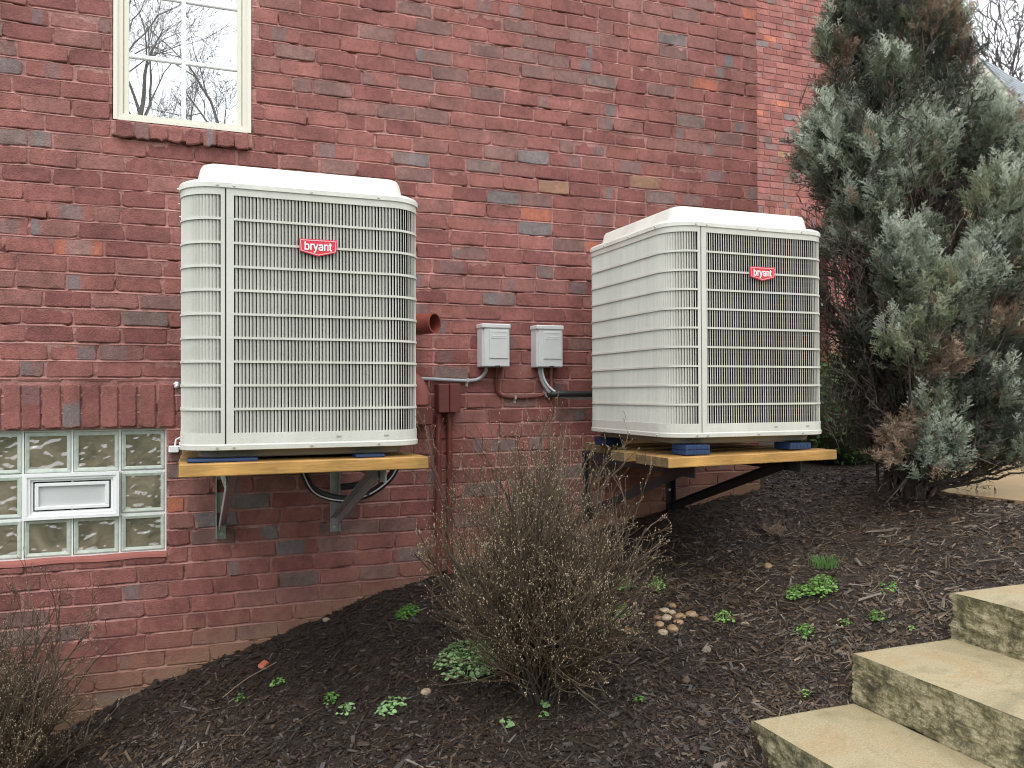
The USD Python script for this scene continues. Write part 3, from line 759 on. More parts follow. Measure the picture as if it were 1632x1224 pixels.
louvre_panel(SEAM + .0025, SEAM + PER * .52, .026, .02).build('louver_panel', PAINT, ac)
louvre_panel(SEAM + PER * .52 + .002, SEAM + PER - .0025, .02, .014).build('louver_panel', PAINT, ac)
MB_ = MB(); per_strip(MB_, SEAM - .004, SEAM + .004, .004, .012, .02, HGT); MB_.build('seam_strip', DARK, ac)
lip = MB(); loft(lip, [(.002, .0), (-.003, .002), (-.004, .018), (-.001, .022), (.006, .0235)]); lip.build('bottom_skirt', PAINT, ac, smooth=35)
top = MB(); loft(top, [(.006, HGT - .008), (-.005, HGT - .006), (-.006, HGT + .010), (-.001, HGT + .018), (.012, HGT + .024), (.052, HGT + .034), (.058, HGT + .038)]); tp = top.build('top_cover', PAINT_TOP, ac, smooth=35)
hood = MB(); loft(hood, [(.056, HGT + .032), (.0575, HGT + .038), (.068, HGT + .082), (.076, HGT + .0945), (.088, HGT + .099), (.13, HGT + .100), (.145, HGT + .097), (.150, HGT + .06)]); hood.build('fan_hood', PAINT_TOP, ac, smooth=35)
gr = MB(); c0 = np.array([S / 2, S / 2])
for r_ in np.arange(.05, .31, .022):
    a = np.linspace(0, 2 * PI, 33); gr.tube(np.stack([c0[0] + r_ * np.cos(a), c0[1] + r_ * np.sin(a), np.full(33, HGT + .098 + .012 * (1 - r_ / .3))], 1), .0022, 4, False)
for a in np.arange(12) * PI / 6:
    gr.tube([[c0[0] + q * math.cos(a), c0[1] + q * math.sin(a), HGT + .094 + .012 * (1 - q / .3)] for q in (.04, .17, .32)], .0025, 4)
gr.build('fan_grille', DARK, ac)
coil = MB(); loft(coil, [(.034, .012), (.034, HGT - .01)], 8, True); coil.build('condenser_coil', COIL, ac, smooth=40)
wg_ = MB()
for z in np.arange(.04, .93, .0284):
    p = rounded(.0225, None, 8); p = np.vstack([p, p[:1]]); wg_.tube(np.column_stack([p, np.full(len(p), z)]), .0009, 3, False)
for s in np.arange(0, PER, .072):
    q, _, _ = at_s(s, .021); wg_.tube([(*q, .02), (*q, .93)], .0016, 3, False)
wg_.build('wire_guard', WIRE, ac)
pan = MB(); loft(pan, [(.075, -.030), (.066, -.026), (.055, .002), (.05, .004)]); loft(pan, [(.2, -.029), (.075, -.030)]); pan.build('base_pan', PAN, ac, smooth=30)
for s in (SEAM - .028, SEAM + .028, SEAM + .30, SEAM + .55, SEAM - .22, SEAM - .47, SEAM - .72):
    for z, out in ((.010, .0045), (HGT + .002, .0065)):
        q, t, n_ = at_s(s, -out)
        MB().tube([(*(q + n_ * .004), z), (*(q - n_ * .003), z)], [.0058, .004], 6).build('screw', SCREW, ac)
for s in (SEAM + .40, SEAM + .58):
    q, t, n_ = at_s(s, -.0005); MB().box((*q, .042), (.018, .002, .006)).build('clip_slot', pbr('slot_grey', (.3, .3, .28), .5) if not stage.GetPrimAtPath('/World/Looks/slot_grey') else UsdShade.Material.Get(stage, '/World/Looks/slot_grey'), ac)
# red badge
bx, bz = .476, .742
def badge_outline(k, d=0):
    return np.array([(-.069 + d, .030 - d), (.069 - d, .030 - d), (.0655 - d * .8, -.016 + d * .6), (0, -.033 + d * 1.1), (-.0655 + d * .8, -.016 + d * .6)]) * k


def plate(pts, y0, y1):
    n = len(pts); a = np.column_stack([pts[:, 0] + bx, np.full(n, y0), pts[:, 1] + bz]); b = np.column_stack([pts[:, 0] + bx, np.full(n, y1), pts[:, 1] + bz])
    f = [[i, (i + 1) % n, n + (i + 1) % n] for i in range(n)] + [[i, n + (i + 1) % n, n + i] for i in range(n)] + [[n, n + i, n + i + 1] for i in range(1, n - 1)]
    return np.vstack([a, b]), np.array(f)


bd = MB().add(*plate(badge_outline(1), -.001, -.009)).build('badge', RED, ac)
o1, o2 = badge_outline(1, .0035), badge_outline(1, .0062)
br = MB()
for i in range(5):
    j = (i + 1) % 5
    br.add([[o1[i][0] + bx, -.0098, o1[i][1] + bz], [o1[j][0] + bx, -.0098, o1[j][1] + bz], [o2[j][0] + bx, -.0098, o2[j][1] + bz], [o2[i][0] + bx, -.0098, o2[i][1] + bz]], [[0, 1, 2, 3]])
br.build('badge_border', pbr('badge_pink', (.78, .45, .46), .4), bd)
tx = meshkit.text_mesh('bryant', .030, .0012, bold=True)
tv = np.array(tx.vertices); tv[:, 0] = (tv[:, 0] - (tv[:, 0].min() + tv[:, 0].max()) / 2) * .80
tw_ = tv[:, 0].max() - tv[:, 0].min(); tv[:, 0] *= .099 / tw_
MB().add(np.column_stack([tv[:, 0] + bx, -.0092 - tv[:, 2], tv[:, 1] + bz - .0105]), tx.faces).build('lettering', WHITE, bd)
ac2 = dup(ac, 'beige outdoor air conditioner near the house corner, its left side and front both seen', (1.950, -1.14, 1.402))

# ---------------------------------------------------------------- shelves, brackets, pads
def make_shelf(label, loc, rot, planks, metal):
    sh = thing('wall_shelf', label, 'shelf', loc, 'plank shelves carrying the air conditioners', rot)
    for k, (y0, y1, l0, l1) in enumerate(planks):
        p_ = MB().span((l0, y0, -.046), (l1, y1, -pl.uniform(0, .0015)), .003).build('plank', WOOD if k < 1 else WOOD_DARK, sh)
        MB().span((l0 - .0015, y0 + .003, -.043), (l0, y1 - .003, -.003)).build('end_grain', ENDGRAIN, p_)
    for bxs, sg in ((.152, 1), (.735, -1)):
        b = MB(); t_ = .004; w_ = .042
        b.span((bxs - (0 if sg > 0 else w_), -.006 - t_, -.455), (bxs + (w_ if sg > 0 else 0), -.006, -.048)); b.span((bxs - (t_ if sg > 0 else 0), -.006 - w_, -.45), (bxs + (0 if sg > 0 else t_), -.0101, -.048))
        bk = b.build('bracket', metal, sh)
        a = MB(); a.span((bxs - (0 if sg > 0 else w_), -1.135, -.050), (bxs + (w_ if sg > 0 else 0), -.012, -.0465)); a.span((bxs - (0 if sg > 0 else t_), -1.135, -.10), (bxs + (t_ if sg > 0 else 0), -.052, -.0505))
        a.build('arm', metal, bk)
        d0, d1 = np.array([bxs + sg * .012, -.035, -.40]), np.array([bxs + sg * .012, -1.03, -.075]); dd = (d1 - d0) / np.linalg.norm(d1 - d0); up_ = np.cross(dd, [1.0, 0, 0])
        Rm = np.column_stack([[1.0, 0, 0], dd, -up_ if up_[2] < 0 else up_])
        br_ = MB(); br_.box((d0 + d1) / 2, (.005, np.linalg.norm(d1 - d0), .042), 0, Rm); br_.box((d0 + d1) / 2 + Rm @ np.array([sg * .016, 0, .021]), (.034, np.linalg.norm(d1 - d0), .004), 0, Rm)
        br_.build('brace', metal, bk)
        for z in (-.43, -.30):
            MB().tube([(bxs + sg * .022, -.009, z), (bxs + sg * .022, -.022, z)], [.009, .008], 6).build('bolt', SCREW, bk)
    return sh


pl = random.Random(9)
make_shelf('golden pine plank shelf on galvanised wall brackets left of the downpipes', (-.046, 0, 1.36), (0, 0, 0),
           ((-1.17, -1.032, 0, .891), (-1.026, -.888, -.003, .885), (-.80, -.662, .0, .88), (-.56, -.42, .004, .88), (-.30, -.162, .0, .83), (-.157, -.02, .0, .80)), STEEL)
make_shelf('golden pine plank shelf on shade darkened wall brackets near the house corner', (1.912, 0, 1.322), (0, -.6, 0),
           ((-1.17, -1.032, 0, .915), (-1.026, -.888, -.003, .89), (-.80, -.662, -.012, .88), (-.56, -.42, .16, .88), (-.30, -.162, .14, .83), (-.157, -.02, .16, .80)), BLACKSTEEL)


def pad(loc, label, size=(.125, .11, .020), stack=1):
    m_ = MB(); m_.box((0, 0, size[2] / 2), size, .003)
    for k in range(5):
        m_.box((-size[0] / 2 + .02 + k * .021, -size[1] / 2 - .0008, size[2] / 2), (.012, .002, size[2] * .45))
    p_ = thing('rubber_pad', label, 'pad', loc, 'blue pads under the air conditioners'); m_.build('pad', BLUE, p_)


P1, P2 = 1.3605, 1.3225
pad((.10, -1.07, P1), 'blue rubber pad under the left front foot of the left air conditioner', (.24, .12, .0115))
pad((.63, -1.07, P1), 'blue rubber pad under the right front foot of the left air conditioner', (.11, .12, .0115))
for k in range(2):
    pad((2.085, -1.075, P2 + .003 + k * .0225), ('lower', 'upper')[k] + ' of two stacked blue pads at the front corner of the right air conditioner', (.125, .12, .022))
pad((2.66, -1.06, P2 + .012), 'blue rubber pad under the far front foot of the right air conditioner', (.12, .12, .030))
pad((2.07, -.32, P2 + .003), 'blue rubber pad under the rear left foot of the right air conditioner', (.12, .1, .04))

# ---------------------------------------------------------------- things on the wall
for x0, lab in ((1.432, 'grey electrical disconnect box left of its twin, near the open red pipe'), (1.746, 'grey electrical disconnect box right of its twin, with grey cables below')):
    d = thing('disconnect_box', lab, 'electrical box', (x0, -.008, 1.744), 'grey disconnect boxes on the brick wall')
    MB().span((.003, -.085, 0), (.157, 0, .222), .004).build('body', GREYBOX, d)
    MB().span((-.002, -.100, .206), (.162, .0, .231), .005).build('cap', GREYBOX, d)
    c = MB().span((.012, -.094, .002), (.157, -.084, .207), .004).build('door', GREYBOX, d)
    e = MB().span((.040, -.0985, .045), (.146, -.0935, .198), .004)
    e.build('door_panel', GREYBOX, c)
    e = MB()
    for z, n_ in ((.188, 7), (.166, 6), (.156, 6)):
        for i in range(n_):
            e.box((.052 + i * (.084 / n_) + .005, -.0990, z), (.084 / n_ * .7, .0030, .0075 if z < .18 else .003), .0008)
    e.build('embossing', GREYBOX, c)
    MB().span((.075, -.097, -.004), (.100, -.088, .008), .001).build('latch', DARK, c)


def hose(name, pts, r, mat, label, cat, n=10, k=8):
    t_ = thing(name, label, cat)
    MB().tube(smooth_path(pts, k), r, n).build(name.split('_')[-1] + '_run', mat, t_, smooth=True)
    return t_


def strap(parent, x, z, r, mat=None):
    m_ = MB(); m_.span((x - .007, -.009 - 2.2 * r, z - r - .002), (x + .007, -.009, z + r + .002), .002); m_.span((x - .007, -.012, z - r - .022), (x + .007, -.009, z - r), .0)
    m_.build('strap', mat or SCREW, parent)


h = hose('grey_conduit', [(.80, -.03, 1.684), (1.11, -.022, 1.682), (1.25, -.022, 1.676), (1.38, -.022, 1.672), (1.44, -.024, 1.682), (1.470, -.04, 1.715), (1.478, -.045, 1.75)], .0095, GREYFLEX, 'grey flexible conduit from the left disconnect box towards the left air conditioner', 'conduit')
strap(h, 1.375, 1.673, .010)
h = hose('red_conduit', [(1.535, -.045, 1.75), (1.537, -.03, 1.69), (1.542, -.022, 1.63), (1.56, -.02, 1.597), (1.60, -.02, 1.583), (1.66, -.02, 1.579), (1.75, -.02, 1.582), (1.80, -.022, 1.588), (1.83, -.025, 1.60)], .0085, REDPAINT, 'thin red painted conduit curving from under the left disconnect box', 'conduit')
strap(h, 1.652, 1.579, .009)
hose('red_conduit', [(1.858, -.045, 1.75), (1.862, -.03, 1.70), (1.866, -.026, 1.64), (1.866, -.024, 1.60)], .009, PINKPAINT, 'short red painted conduit straight under the right disconnect box', 'conduit')
hose('grey_cable', [(1.782, -.05, 1.75), (1.79, -.05, 1.70), (1.815, -.045, 1.645), (1.86, -.045, 1.598), (1.93, -.05, 1.582), (2.02, -.055, 1.575), (2.15, -.06, 1.57)], .0095, GREYFLEX, 'thick grey cable sweeping from the right disconnect box to the right air conditioner', 'cable')
hose('grey_cable', [(1.797, -.055, 1.75), (1.805, -.055, 1.70), (1.83, -.055, 1.65), (1.875, -.06, 1.61), (1.94, -.065, 1.592), (2.03, -.07, 1.583), (2.15, -.07, 1.578)], .006, WHITEWIRE, 'thin pale cable just above the thick grey cable by the right disconnect box', 'cable')
h = hose('insulated_pipe', [(1.84, -.0, 1.60), (1.86, -.05, 1.597), (1.92, -.07, 1.60), (2.0, -.075, 1.598), (2.15, -.08, 1.596)], .017, BLACKTUBE, 'black foam insulated pipe running to the right air conditioner', 'pipe')
MB().tube([(1.845, -.004, 1.60), (1.845, -.035, 1.60)], [.03, .022], 10).build('putty_seal', pbr('putty', (.30, .24, .22), .7, bump=.4), h)
t_ = thing('refrigerant_loop', 'black insulated line loop with white wire hanging under the left shelf', 'pipe')
lp = [(.47, -.3, 1.31), (.49, -.24, 1.225), (.55, -.2, 1.135), (.675, -.18, 1.09), (.80, -.18, 1.105), (.895, -.22, 1.175), (.93, -.28, 1.26), (.93, -.32, 1.32)]
MB().tube(smooth_path(lp), .019, 10).build('insulated_line', BLACKTUBE, t_, smooth=True)
MB().tube(smooth_path([(x, y - .024, z - .004 + .006 * math.sin(9 * x)) for x, y, z in lp]), .0035, 6).build('white_wire', WHITEWIRE, t_, smooth=True)
MB().tube(smooth_path([(.67, -.2, 1.15), (.74, -.22, 1.16), (.82, -.24, 1.19), (.88, -.26, 1.25)]), .016, 10).build('second_line', BLACKTUBE, t_, smooth=True)
MB().tube([(.80, -.16, 1.105), (.80, -.225, 1.11)], .006, 6).build('cable_tie', DARK, t_)
# open red vent pipe
vp = thing('vent_pipe', 'open ended red vent pipe poking out from behind the left air conditioner', 'pipe')
c1 = np.array([1.122, -.285, 1.953]); ax = np.array([.60, -.80, .01]); ax /= np.linalg.norm(ax)
vm = MB(); vo, fo = tube([c1 - ax * .42, c1 - ax * .2, c1], [.052] * 3, 24, False); vi, fi = tube([c1 - ax * .30, c1 - ax * .1, c1], [.045] * 3, 24, False)
vm.add(vo, fo); vm.add(vi, fi[:, ::-1]); vm.add(np.vstack([vo[-24:], vi[-24:]]), [[i, (i + 1) % 24, 24 + (i + 1) % 24, 24 + i] for i in range(24)])
vm.build('pipe', REDPIPE, vp, smooth=40)
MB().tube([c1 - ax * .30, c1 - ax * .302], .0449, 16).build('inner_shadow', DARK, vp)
# painted elbow, half hidden behind the unit
el = thing('drain_elbow', 'salmon painted pipe elbow half hidden beside the left air conditioner', 'pipe')
MB().tube(smooth_path([(.96, -.05, 1.69), (1.05, -.055, 1.675), (1.095, -.06, 1.62), (1.10, -.06, 1.54)]), .048, 14).build('elbow', PINKPAINT, el, smooth=True)
MB().span((1.05, -.12, 1.44), (1.155, -.01, 1.535), .006).build('coupling', REDPAINT, el)
for x, lab, z1b in ((1.207, 'left red painted downpipe with a box head on the brick wall', 1.652), (1.268, 'right red painted downpipe with a box head on the brick wall', 1.655)):
    d = thing('downpipe', lab, 'pipe', (x, 0, 0), 'pair of red downpipes on the brick wall')
    g_ = float(ground(x, -.05))
    MB().tube([(0, -.04, g_ + .0), (0, -.04, 1.5), (0, -.04, 1.52)], .0165, 12).build('pipe', REDPAINT, d, smooth=40)
    MB().span((-.012, -.092, 1.503), (.046, -.008, z1b), .004).build('box_head', REDPAINT, d)
    MB().tube([(0, -.04, 1.478), (0, -.04, 1.505)], .021, 12).build('collar', REDPAINT, d)
    m_ = MB(); m_.span((-.026, -.012, .98), (.026, -.008, 1.0)); m_.build('strap', REDPAINT, d)
w_ = thing('pipe_clip', 'small white clip on the brick by the left end of the left shelf', 'clip')
MB().box((-.085, -.03, 1.345), (.045, .04, .032), .004).build('clip_body', VINYL, w_); MB().tube([(-.08, -.03, 1.36), (-.075, -.03, 1.39), (-.055, -.03, 1.40)], .005, 6).build('clip_arm', VINYL, w_)
w_ = thing('caulk_blob', 'small blob of white caulk on the brick beside the left air conditioner', 'caulk')
bl = trimesh.creation.icosphere(2, .014); bl.vertices *= [.9, .8, 1.1]; bl.vertices += .002 * rng.normal(0, 1, bl.vertices.shape)
MB().add(np.array(bl.vertices) + [-.0735, -.012, 1.648], bl.faces).build('blob', VINYL, w_, smooth=True)

# ---------------------------------------------------------------- stone steps
for k, (x0, zt, lab) in enumerate(((1.862, .430, 'lowest rough sandstone step, at the bottom edge of the picture'), (2.318, .617, 'middle rough sandstone step with mossy dark face'), (2.822, .800, 'highest rough sandstone step, at the right edge of the picture'))):
    b = trimesh.creation.box((.62, 2.6, .185)).subdivide_to_size(.016)
    b.merge_vertices(); v = np.array(b.vertices); f = np.array(b.faces)
    P = v * 1.0 + [x0 + .31, -1.79 - 1.3, 0]
    hx = (v[:, 0] < -.3099); hy = (v[:, 1] > 1.2999); ht = (v[:, 2] > .0924)
    big = meshkit.fbm(P * [7, 6, 6] + k * 9, 4, 3) - .5; fine = meshkit.fbm(P * [30, 24, 40] + k * 5, 3, 8) - .5
    d_ = np.abs(big) * .034 + fine * .030
    rel = np.clip((.0925 - v[:, 2]) / .04, .12, 1)
    v[:, 0] += np.where(hx, d_ * rel, 0); v[:, 1] -= np.where(hy, d_ * .6 * rel, 0)
    edge_w = meshkit.fbm(P * [9, 9, 9] + 4, 3) - .5
    chips_ = np.clip(meshkit.fbm(P * [14, 16, 14] + 31 + k, 3) - .56, 0, 1)
    v[:, 0] += np.where(hx & ht, np.abs(edge_w) * .034 + chips_ * .14, 0)
    v[:, 2] -= np.where(hx & ht, chips_ * .10, 0)
    v[:, 2] += np.where(ht, (meshkit.fbm(P * 4 + 7, 3) - .5) * .010 - np.where(hx | hy, .006 + .008 * np.abs(edge_w), 0), 0)
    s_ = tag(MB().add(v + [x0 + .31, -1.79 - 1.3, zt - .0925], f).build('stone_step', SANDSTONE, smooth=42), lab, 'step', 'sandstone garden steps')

# ---------------------------------------------------------------- mulch chips
def chip(l, w, t, seed):
    q = random.Random(seed)
    v, f = cbox((l, w, t)); v = v.copy()
    for i in range(len(v)):
        v[i] *= [q.uniform(.75, 1.1), q.uniform(.35, 1.15), q.uniform(.5, 1.2)]
    v[:, 2] += np.abs(v[:, 0]) ** 2 * q.uniform(-4, 6); v[:, 1] += v[:, 0] ** 2 * q.uniform(-6, 6)
    return v, f


protos = []
for mi, mt in enumerate(CHIPS):
    for k, (l, w, t) in enumerate(((.042, .011, .0045), (.026, .014, .0045), (.060, .0048, .0035), (.018, .006, .0035))):
        protos.append((f'chip_{mi * 4 + k:03d}', chip(l, w, t, mi * 7 + k), mt))
N = 60000
cx, cy = rng.uniform(-1.5, 4.6, N * 3), rng.uniform(-3.3, .6, N * 3)
keep = (cy < -.004) | (cx > 3.3)
cx, cy = np.where(keep, cx, 1.0), np.where(keep, cy, -1.3)
cy = np.where(keep, cy, rng.uniform(-2.2, -.2, N * 3)); cx = np.where(keep, cx, rng.uniform(-.5, 2.6, N * 3))
p3 = np.stack([cx, cy, ground(cx, cy)], 1); dv = p3 - EYE; dz = dv @ fw
uu, vv = (dv @ RT) / dz * 1320 + 816, 612 - (dv @ UP) / dz * 1320
dens = np.clip((3.0 / np.maximum(dz, 1)) ** 1.2, .25, 1)
ok = (uu > -80) & (uu < 1720) & (vv < 1320) & (vv > 600) & ~((cx > 1.84) & (cy < -1.825) & (cx < 3.45)) & (cx < drive_edge(cy) + .05) & (rng.random(N * 3) < dens)
idx_ = np.flatnonzero(ok)[:N]
cx, cy = cx[idx_], cy[idx_]; n = len(cx)
cz = bed_z(cx, cy) + rng.uniform(-.001, .010, n)
e_ = .03
gx_, gy_ = (ground(cx + e_, cy) - ground(cx - e_, cy)) / (2 * e_), (ground(cx, cy + e_) - ground(cx, cy - e_)) / (2 * e_)
nz = np.stack([-gx_, -gy_, np.ones(n)], 1) + rng.normal(0, .26, (n, 3)) * [1, 1, .3]
light = meshkit.fbm(np.stack([cx * 1.5, cy * 1.5, cx * 0], -1), 3)
tone_i = np.clip(rng.normal(1.15, .95, n) + (light - .5) * 3.2 + np.clip((cx - 1.2) * .34 - (cy + 1) * .3, -.7, 1.2), 0, 4.2).astype(int)
kind_i = rng.choice(4, n, p=[.25, .12, .38, .25])
wc = instancer('/World/wood_chips', protos, np.stack([cx, cy, cz], 1), quat_from_z(nz, rng.uniform(0, 2 * PI, n)), np.repeat(np.clip(rng.lognormal(-.52, .42, n), .25, 1.9)[:, None], 3, 1) * rng.uniform(.7, 1.35, (n, 3)), tone_i * 4 + kind_i)
tag(wc, 'loose shredded bark chips scattered over the mulch bed', 'wood chips', kind='stuff')

# ---------------------------------------------------------------- weeds, stones, twigs
def weed(px, py, w, h, n, leaf, mat, label, name='weed', cat='weed', ax=1.0):
    z = float(bed_z(np.array([px]), np.array([py]))[0])
    t_ = thing(name, label, cat, (px, py, z), 'green weeds in the mulch')
    lv, st = MB(), MB(); q = random.Random(int(px * 1000) + int(py * 977))
    for i in range(n):
        a, r = q.uniform(0, 2 * PI), math.sqrt(q.random())
        x, y = r * w / 2 * math.cos(a), r * w / 2 * ax * math.sin(a)
        zz = float(ground(px + x, py + y) - ground(px, py)) + h * (1 - .65 * r * r) * q.uniform(.5, 1.0) + .006
        s = leaf * q.uniform(.6, 1.15); yaw = a + q.gauss(0, .7); tl = q.uniform(.1, .6) * (0.4 + r)
        nn = 7; ang = np.linspace(0, 2 * PI, nn, endpoint=False)
        v = np.vstack([[[0, 0, -.18 * s]], np.stack([s * .5 * np.cos(ang) * 1.1, s * .5 * np.sin(ang), s * .07 * np.cos(2 * ang)], 1)])
        v[1, 0] *= .8
        Ry = np.array([[math.cos(tl), 0, math.sin(tl)], [0, 1, 0], [-math.sin(tl), 0, math.cos(tl)]]); Rz = np.array([[math.cos(yaw), -math.sin(yaw), 0], [math.sin(yaw), math.cos(yaw), 0], [0, 0, 1]])
        lv.add((v @ Ry.T) @ Rz.T + [x, y, zz], [[0, i_ + 1, (i_ + 1) % nn + 1] for i_ in range(nn)])
        if i % 2 == 0:
            st.tube([(x * .2, y * .2, 0), (x * .7, y * .7, zz * .6), (x, y, zz)], .0011, 3, False)
    lv.build('leaves', mat, t_); st.build('stems', mat, t_)


W = [(1.096, -.895, .30, .055, 260, .022, WEED_PALE, 'largest patch of pale green weed, left of the bare shrub base', 1.0), (1.206, -.86, .13, .05, 80, .022, WEED_PALE, 'pale weed patch touching the left of the bare shrub', 1.0),
     (.96, -.356, .12, .06, 130, .015, WEED, 'bright green weed clump near the brick below the left shelf', .8),
     (.746, -.958, .125, .03, 46, .020, WEED_PALE, 'pale weed rosette left of the big weed patch, nearest the picture bottom', .9), (.582, -.862, .08, .03, 26, .018, WEED_PALE, 'small weed rosette, lower of the left pair', 1), (.539, -.733, .07, .035, 30, .015, WEED, 'small weed, upper of the left pair', 1),
     (.352, -.446, .06, .03, 24, .015, WEED, 'small weed below the red brick chip', 1), (.19, -.448, .05, .02, 8, .014, WEED, 'tiny weed, leftmost in the mulch', 1),
     (1.279, -1.291, .07, .03, 16, .020, WEED_PALE, 'small weed right at the foot of the bare shrub', 1), (1.244, -1.359, .04, .02, 7, .018, WEED_PALE, 'tiny weed below the foot of the bare shrub', 1), (1.104, -1.326, .055, .02, 14, .017, WEED_PALE, 'small weed lower left of the bare shrub foot', 1),
     (1.952, -.683, .10, .07, 90, .014, WEED, 'dark green weed right of the bare shrub, left of a similar one', 1), (2.095, -.76, .085, .06, 60, .013, WEED, 'weed right of the bare shrub among bare twigs, above the pebbles', 1),
     (1.704, -.882, .16, .06, 150, .012, WEED, 'weed clump half hidden by the bare shrub twigs', .8), (1.828, -.891, .08, .07, 60, .013, WEED, 'upright weed left of the pebble heap', 1),
     (2.70, -1.20, .17, .07, 150, .016, WEED, 'bright green weed clump below the grass tuft', .8), (2.59, -1.165, .11, .05, 70, .016, WEED, 'smaller bright weed touching the left of the bright clump', .8), (2.953, -1.344, .10, .03, 40, .014, WEED, 'low weed above the highest stone step', .7),
     (2.243, -1.099, .09, .05, 40, .014, WEED, 'weed right of the pebble heap', 1), (2.441, -1.393, .085, .05, 46, .014, WEED, 'weed above the middle stone step, by a curved dry twig', 1), (2.738, -1.496, .075, .045, 40, .013, WEED, 'weed between the bright clump and the highest step', 1),
     (2.619, -1.441, .045, .03, 14, .012, WEED, 'tiny weed left of the highest step', 1), (2.782, -1.628, .04, .02, 8, .012, WEED, 'tiny weed against the highest step', 1), (1.605, -1.438, .05, .02, 9, .016, WEED, 'tiny weed lower right of the bare shrub', 1), (2.19, -1.689, .05, .03, 10, .014, WEED, 'tiny weed above the lowest stone step', 1)]
for px, py, w, h, n, leaf, mt, lab, axx in W:
    weed(px, py, w, h, n, leaf, mt, lab, ax=axx)
g = thing('grass_tuft', 'small tuft of thin green grass above the bright weed clump', 'grass', (2.863, -1.044, float(bed_z(np.array([2.863]), np.array([-1.044]))[0])))
gm_ = MB(); q = random.Random(4)
for i in range(130):
    x, y = q.gauss(0, .03), q.gauss(0, .022); a = math.atan2(y, x) + q.gauss(0, .5); L = q.uniform(.03, .062); l_ = q.uniform(.1, .6)
    p0 = np.array([x, y, -.005]); p1 = p0 + np.array([math.cos(a) * L * .3 * l_, math.sin(a) * L * .3 * l_, L * .6]); p2 = p0 + np.array([math.cos(a) * L * l_, math.sin(a) * L * l_, L])
    gm_.tube([p0, p1, p2], [.0016, .0013, .0003], 3, False)
gm_.build('blades', GRASSY, g)


def stone(px, py, r, mat, label, sq=(1, .8, .6), group='tan pebbles in the mulch'):
    b = trimesh.creation.icosphere(2, 1.0); v = np.array(b.vertices)
    v = v * (1 + .75 * (meshkit.fbm(v * 1.4 + px * 37, 3)[:, None] - .5)) * np.array(sq) * r
    a = (px * 91) % 3; v = v @ np.array([[math.cos(a), -math.sin(a), 0], [math.sin(a), math.cos(a), 0], [0, 0, 1]]).T
    z = float(bed_z(np.array([px]), np.array([py]))[0])
    tag(MB().add(v + [px, py, z + r * sq[2] * .25], b.faces).build('pebble', mat, smooth=True), label, 'pebble', group)


heap = [(1.955, -1.01, .026, 0), (2.015, -.975, .026, 1), (2.065, -.94, .022, 1), (1.935, -1.075, .025, 1), (1.99, -1.065, .030, 0), (2.04, -1.035, .023, 0), (2.075, -.995, .026, 0), (1.975, -.965, .020, 2), (2.04, -.915, .024, 1), (2.095, -.90, .021, 0)]
HL = ['tan pebble at the left edge of the small heap, middle height', 'pale pebble in the middle of the small heap, upper half', 'pale pebble at the upper right of the small heap', 'pale pebble at the lower left of the small heap', 'biggest tan pebble, at the bottom of the small heap', 'tan pebble at the lower right of the small heap', 'tan pebble at the right edge of the small heap', 'dark brown pebble at the upper left of the small heap', 'pale pebble near the top of the small heap', 'topmost tan pebble of the small heap']
for (x, y, r, m_), lab in zip(heap, HL):
    stone(x, y, r, PEBBLE[m_], lab, group='pebbles of the small heap')
for x, y, r, m_, lab in ((1.80, -1.0, .03, 2, 'brown pebble between the bare shrub and the pebble heap'), (2.142, -.985, .032, 0, 'tan pebble just right of the pebble heap'), (2.165, -1.05, .025, 2, 'dark brown pebble below right of the pebble heap'), (2.649, -.892, .026, 0, 'lone tan pebble left of the grass tuft'), (.891, -.961, .024, 1, 'lone pale pebble below the big weed patch'), (2.30, -1.17, .018, 1, 'small tan pebble right of the weed near the heap'), (.62, -.06, .022, 1, 'pale stone lying against the brick below the left shelf')):
    stone(x, y, r, PEBBLE[m_], lab)
cb = thing('brick_chip', 'small orange red brick chip on the mulch by the wall', 'brick chip', (.306, -.241, float(bed_z(np.array([.306]), np.array([-.241]))[0]) + .01))
MB().box((0, 0, 0), (.05, .035, .02), .006, trimesh.transformations.euler_matrix(.4, -.3, .8)[:3, :3]).build('chip_body', pbr('brick_chip_red', (.42, .11, .06), .6), cb)


def twig(pts, r, mat, label):
    p = [(x, y, float(bed_z(np.array([x]), np.array([y]))[0]) + h) for x, y, h in pts]
    t_ = thing('dry_twig', label, 'twig'); MB().tube(smooth_path(p, 6), r, 5).build('twig', mat, t_, smooth=True)


TAN = pbr('dry_twig_tan', (.26, .19, .12), .6)
twig([(.12, -.42, .012), (.22, -.36, .03), (.36, -.28, .02)], .0020, TAN, 'long straight pale twig below the brick wall on the left')
twig([(1.90, -1.27, .012), (2.02, -1.36, .02), (2.2, -1.44, .02), (2.41, -1.38, .012)], .0022, SHRUB_TWIG, 'curved brown twig in the mulch above the middle step')
twig([(2.30, -.93, .012), (2.43, -.92, .02), (2.56, -.84, .02)], .0018, SHRUB_TWIG, 'thin brown twig in the mulch below the right shelf')
twig([(2.42, -1.62, .012), (2.50, -1.66, .022), (2.55, -1.70, .012)], .0016, TAN, 'short pale twig beside the middle step')
twig([(.33, -.82, .012), (.41, -.80, .02), (.5, -.78, .012)], .0016, SHRUB_TWIG, 'short brown twig near the small weed pair')

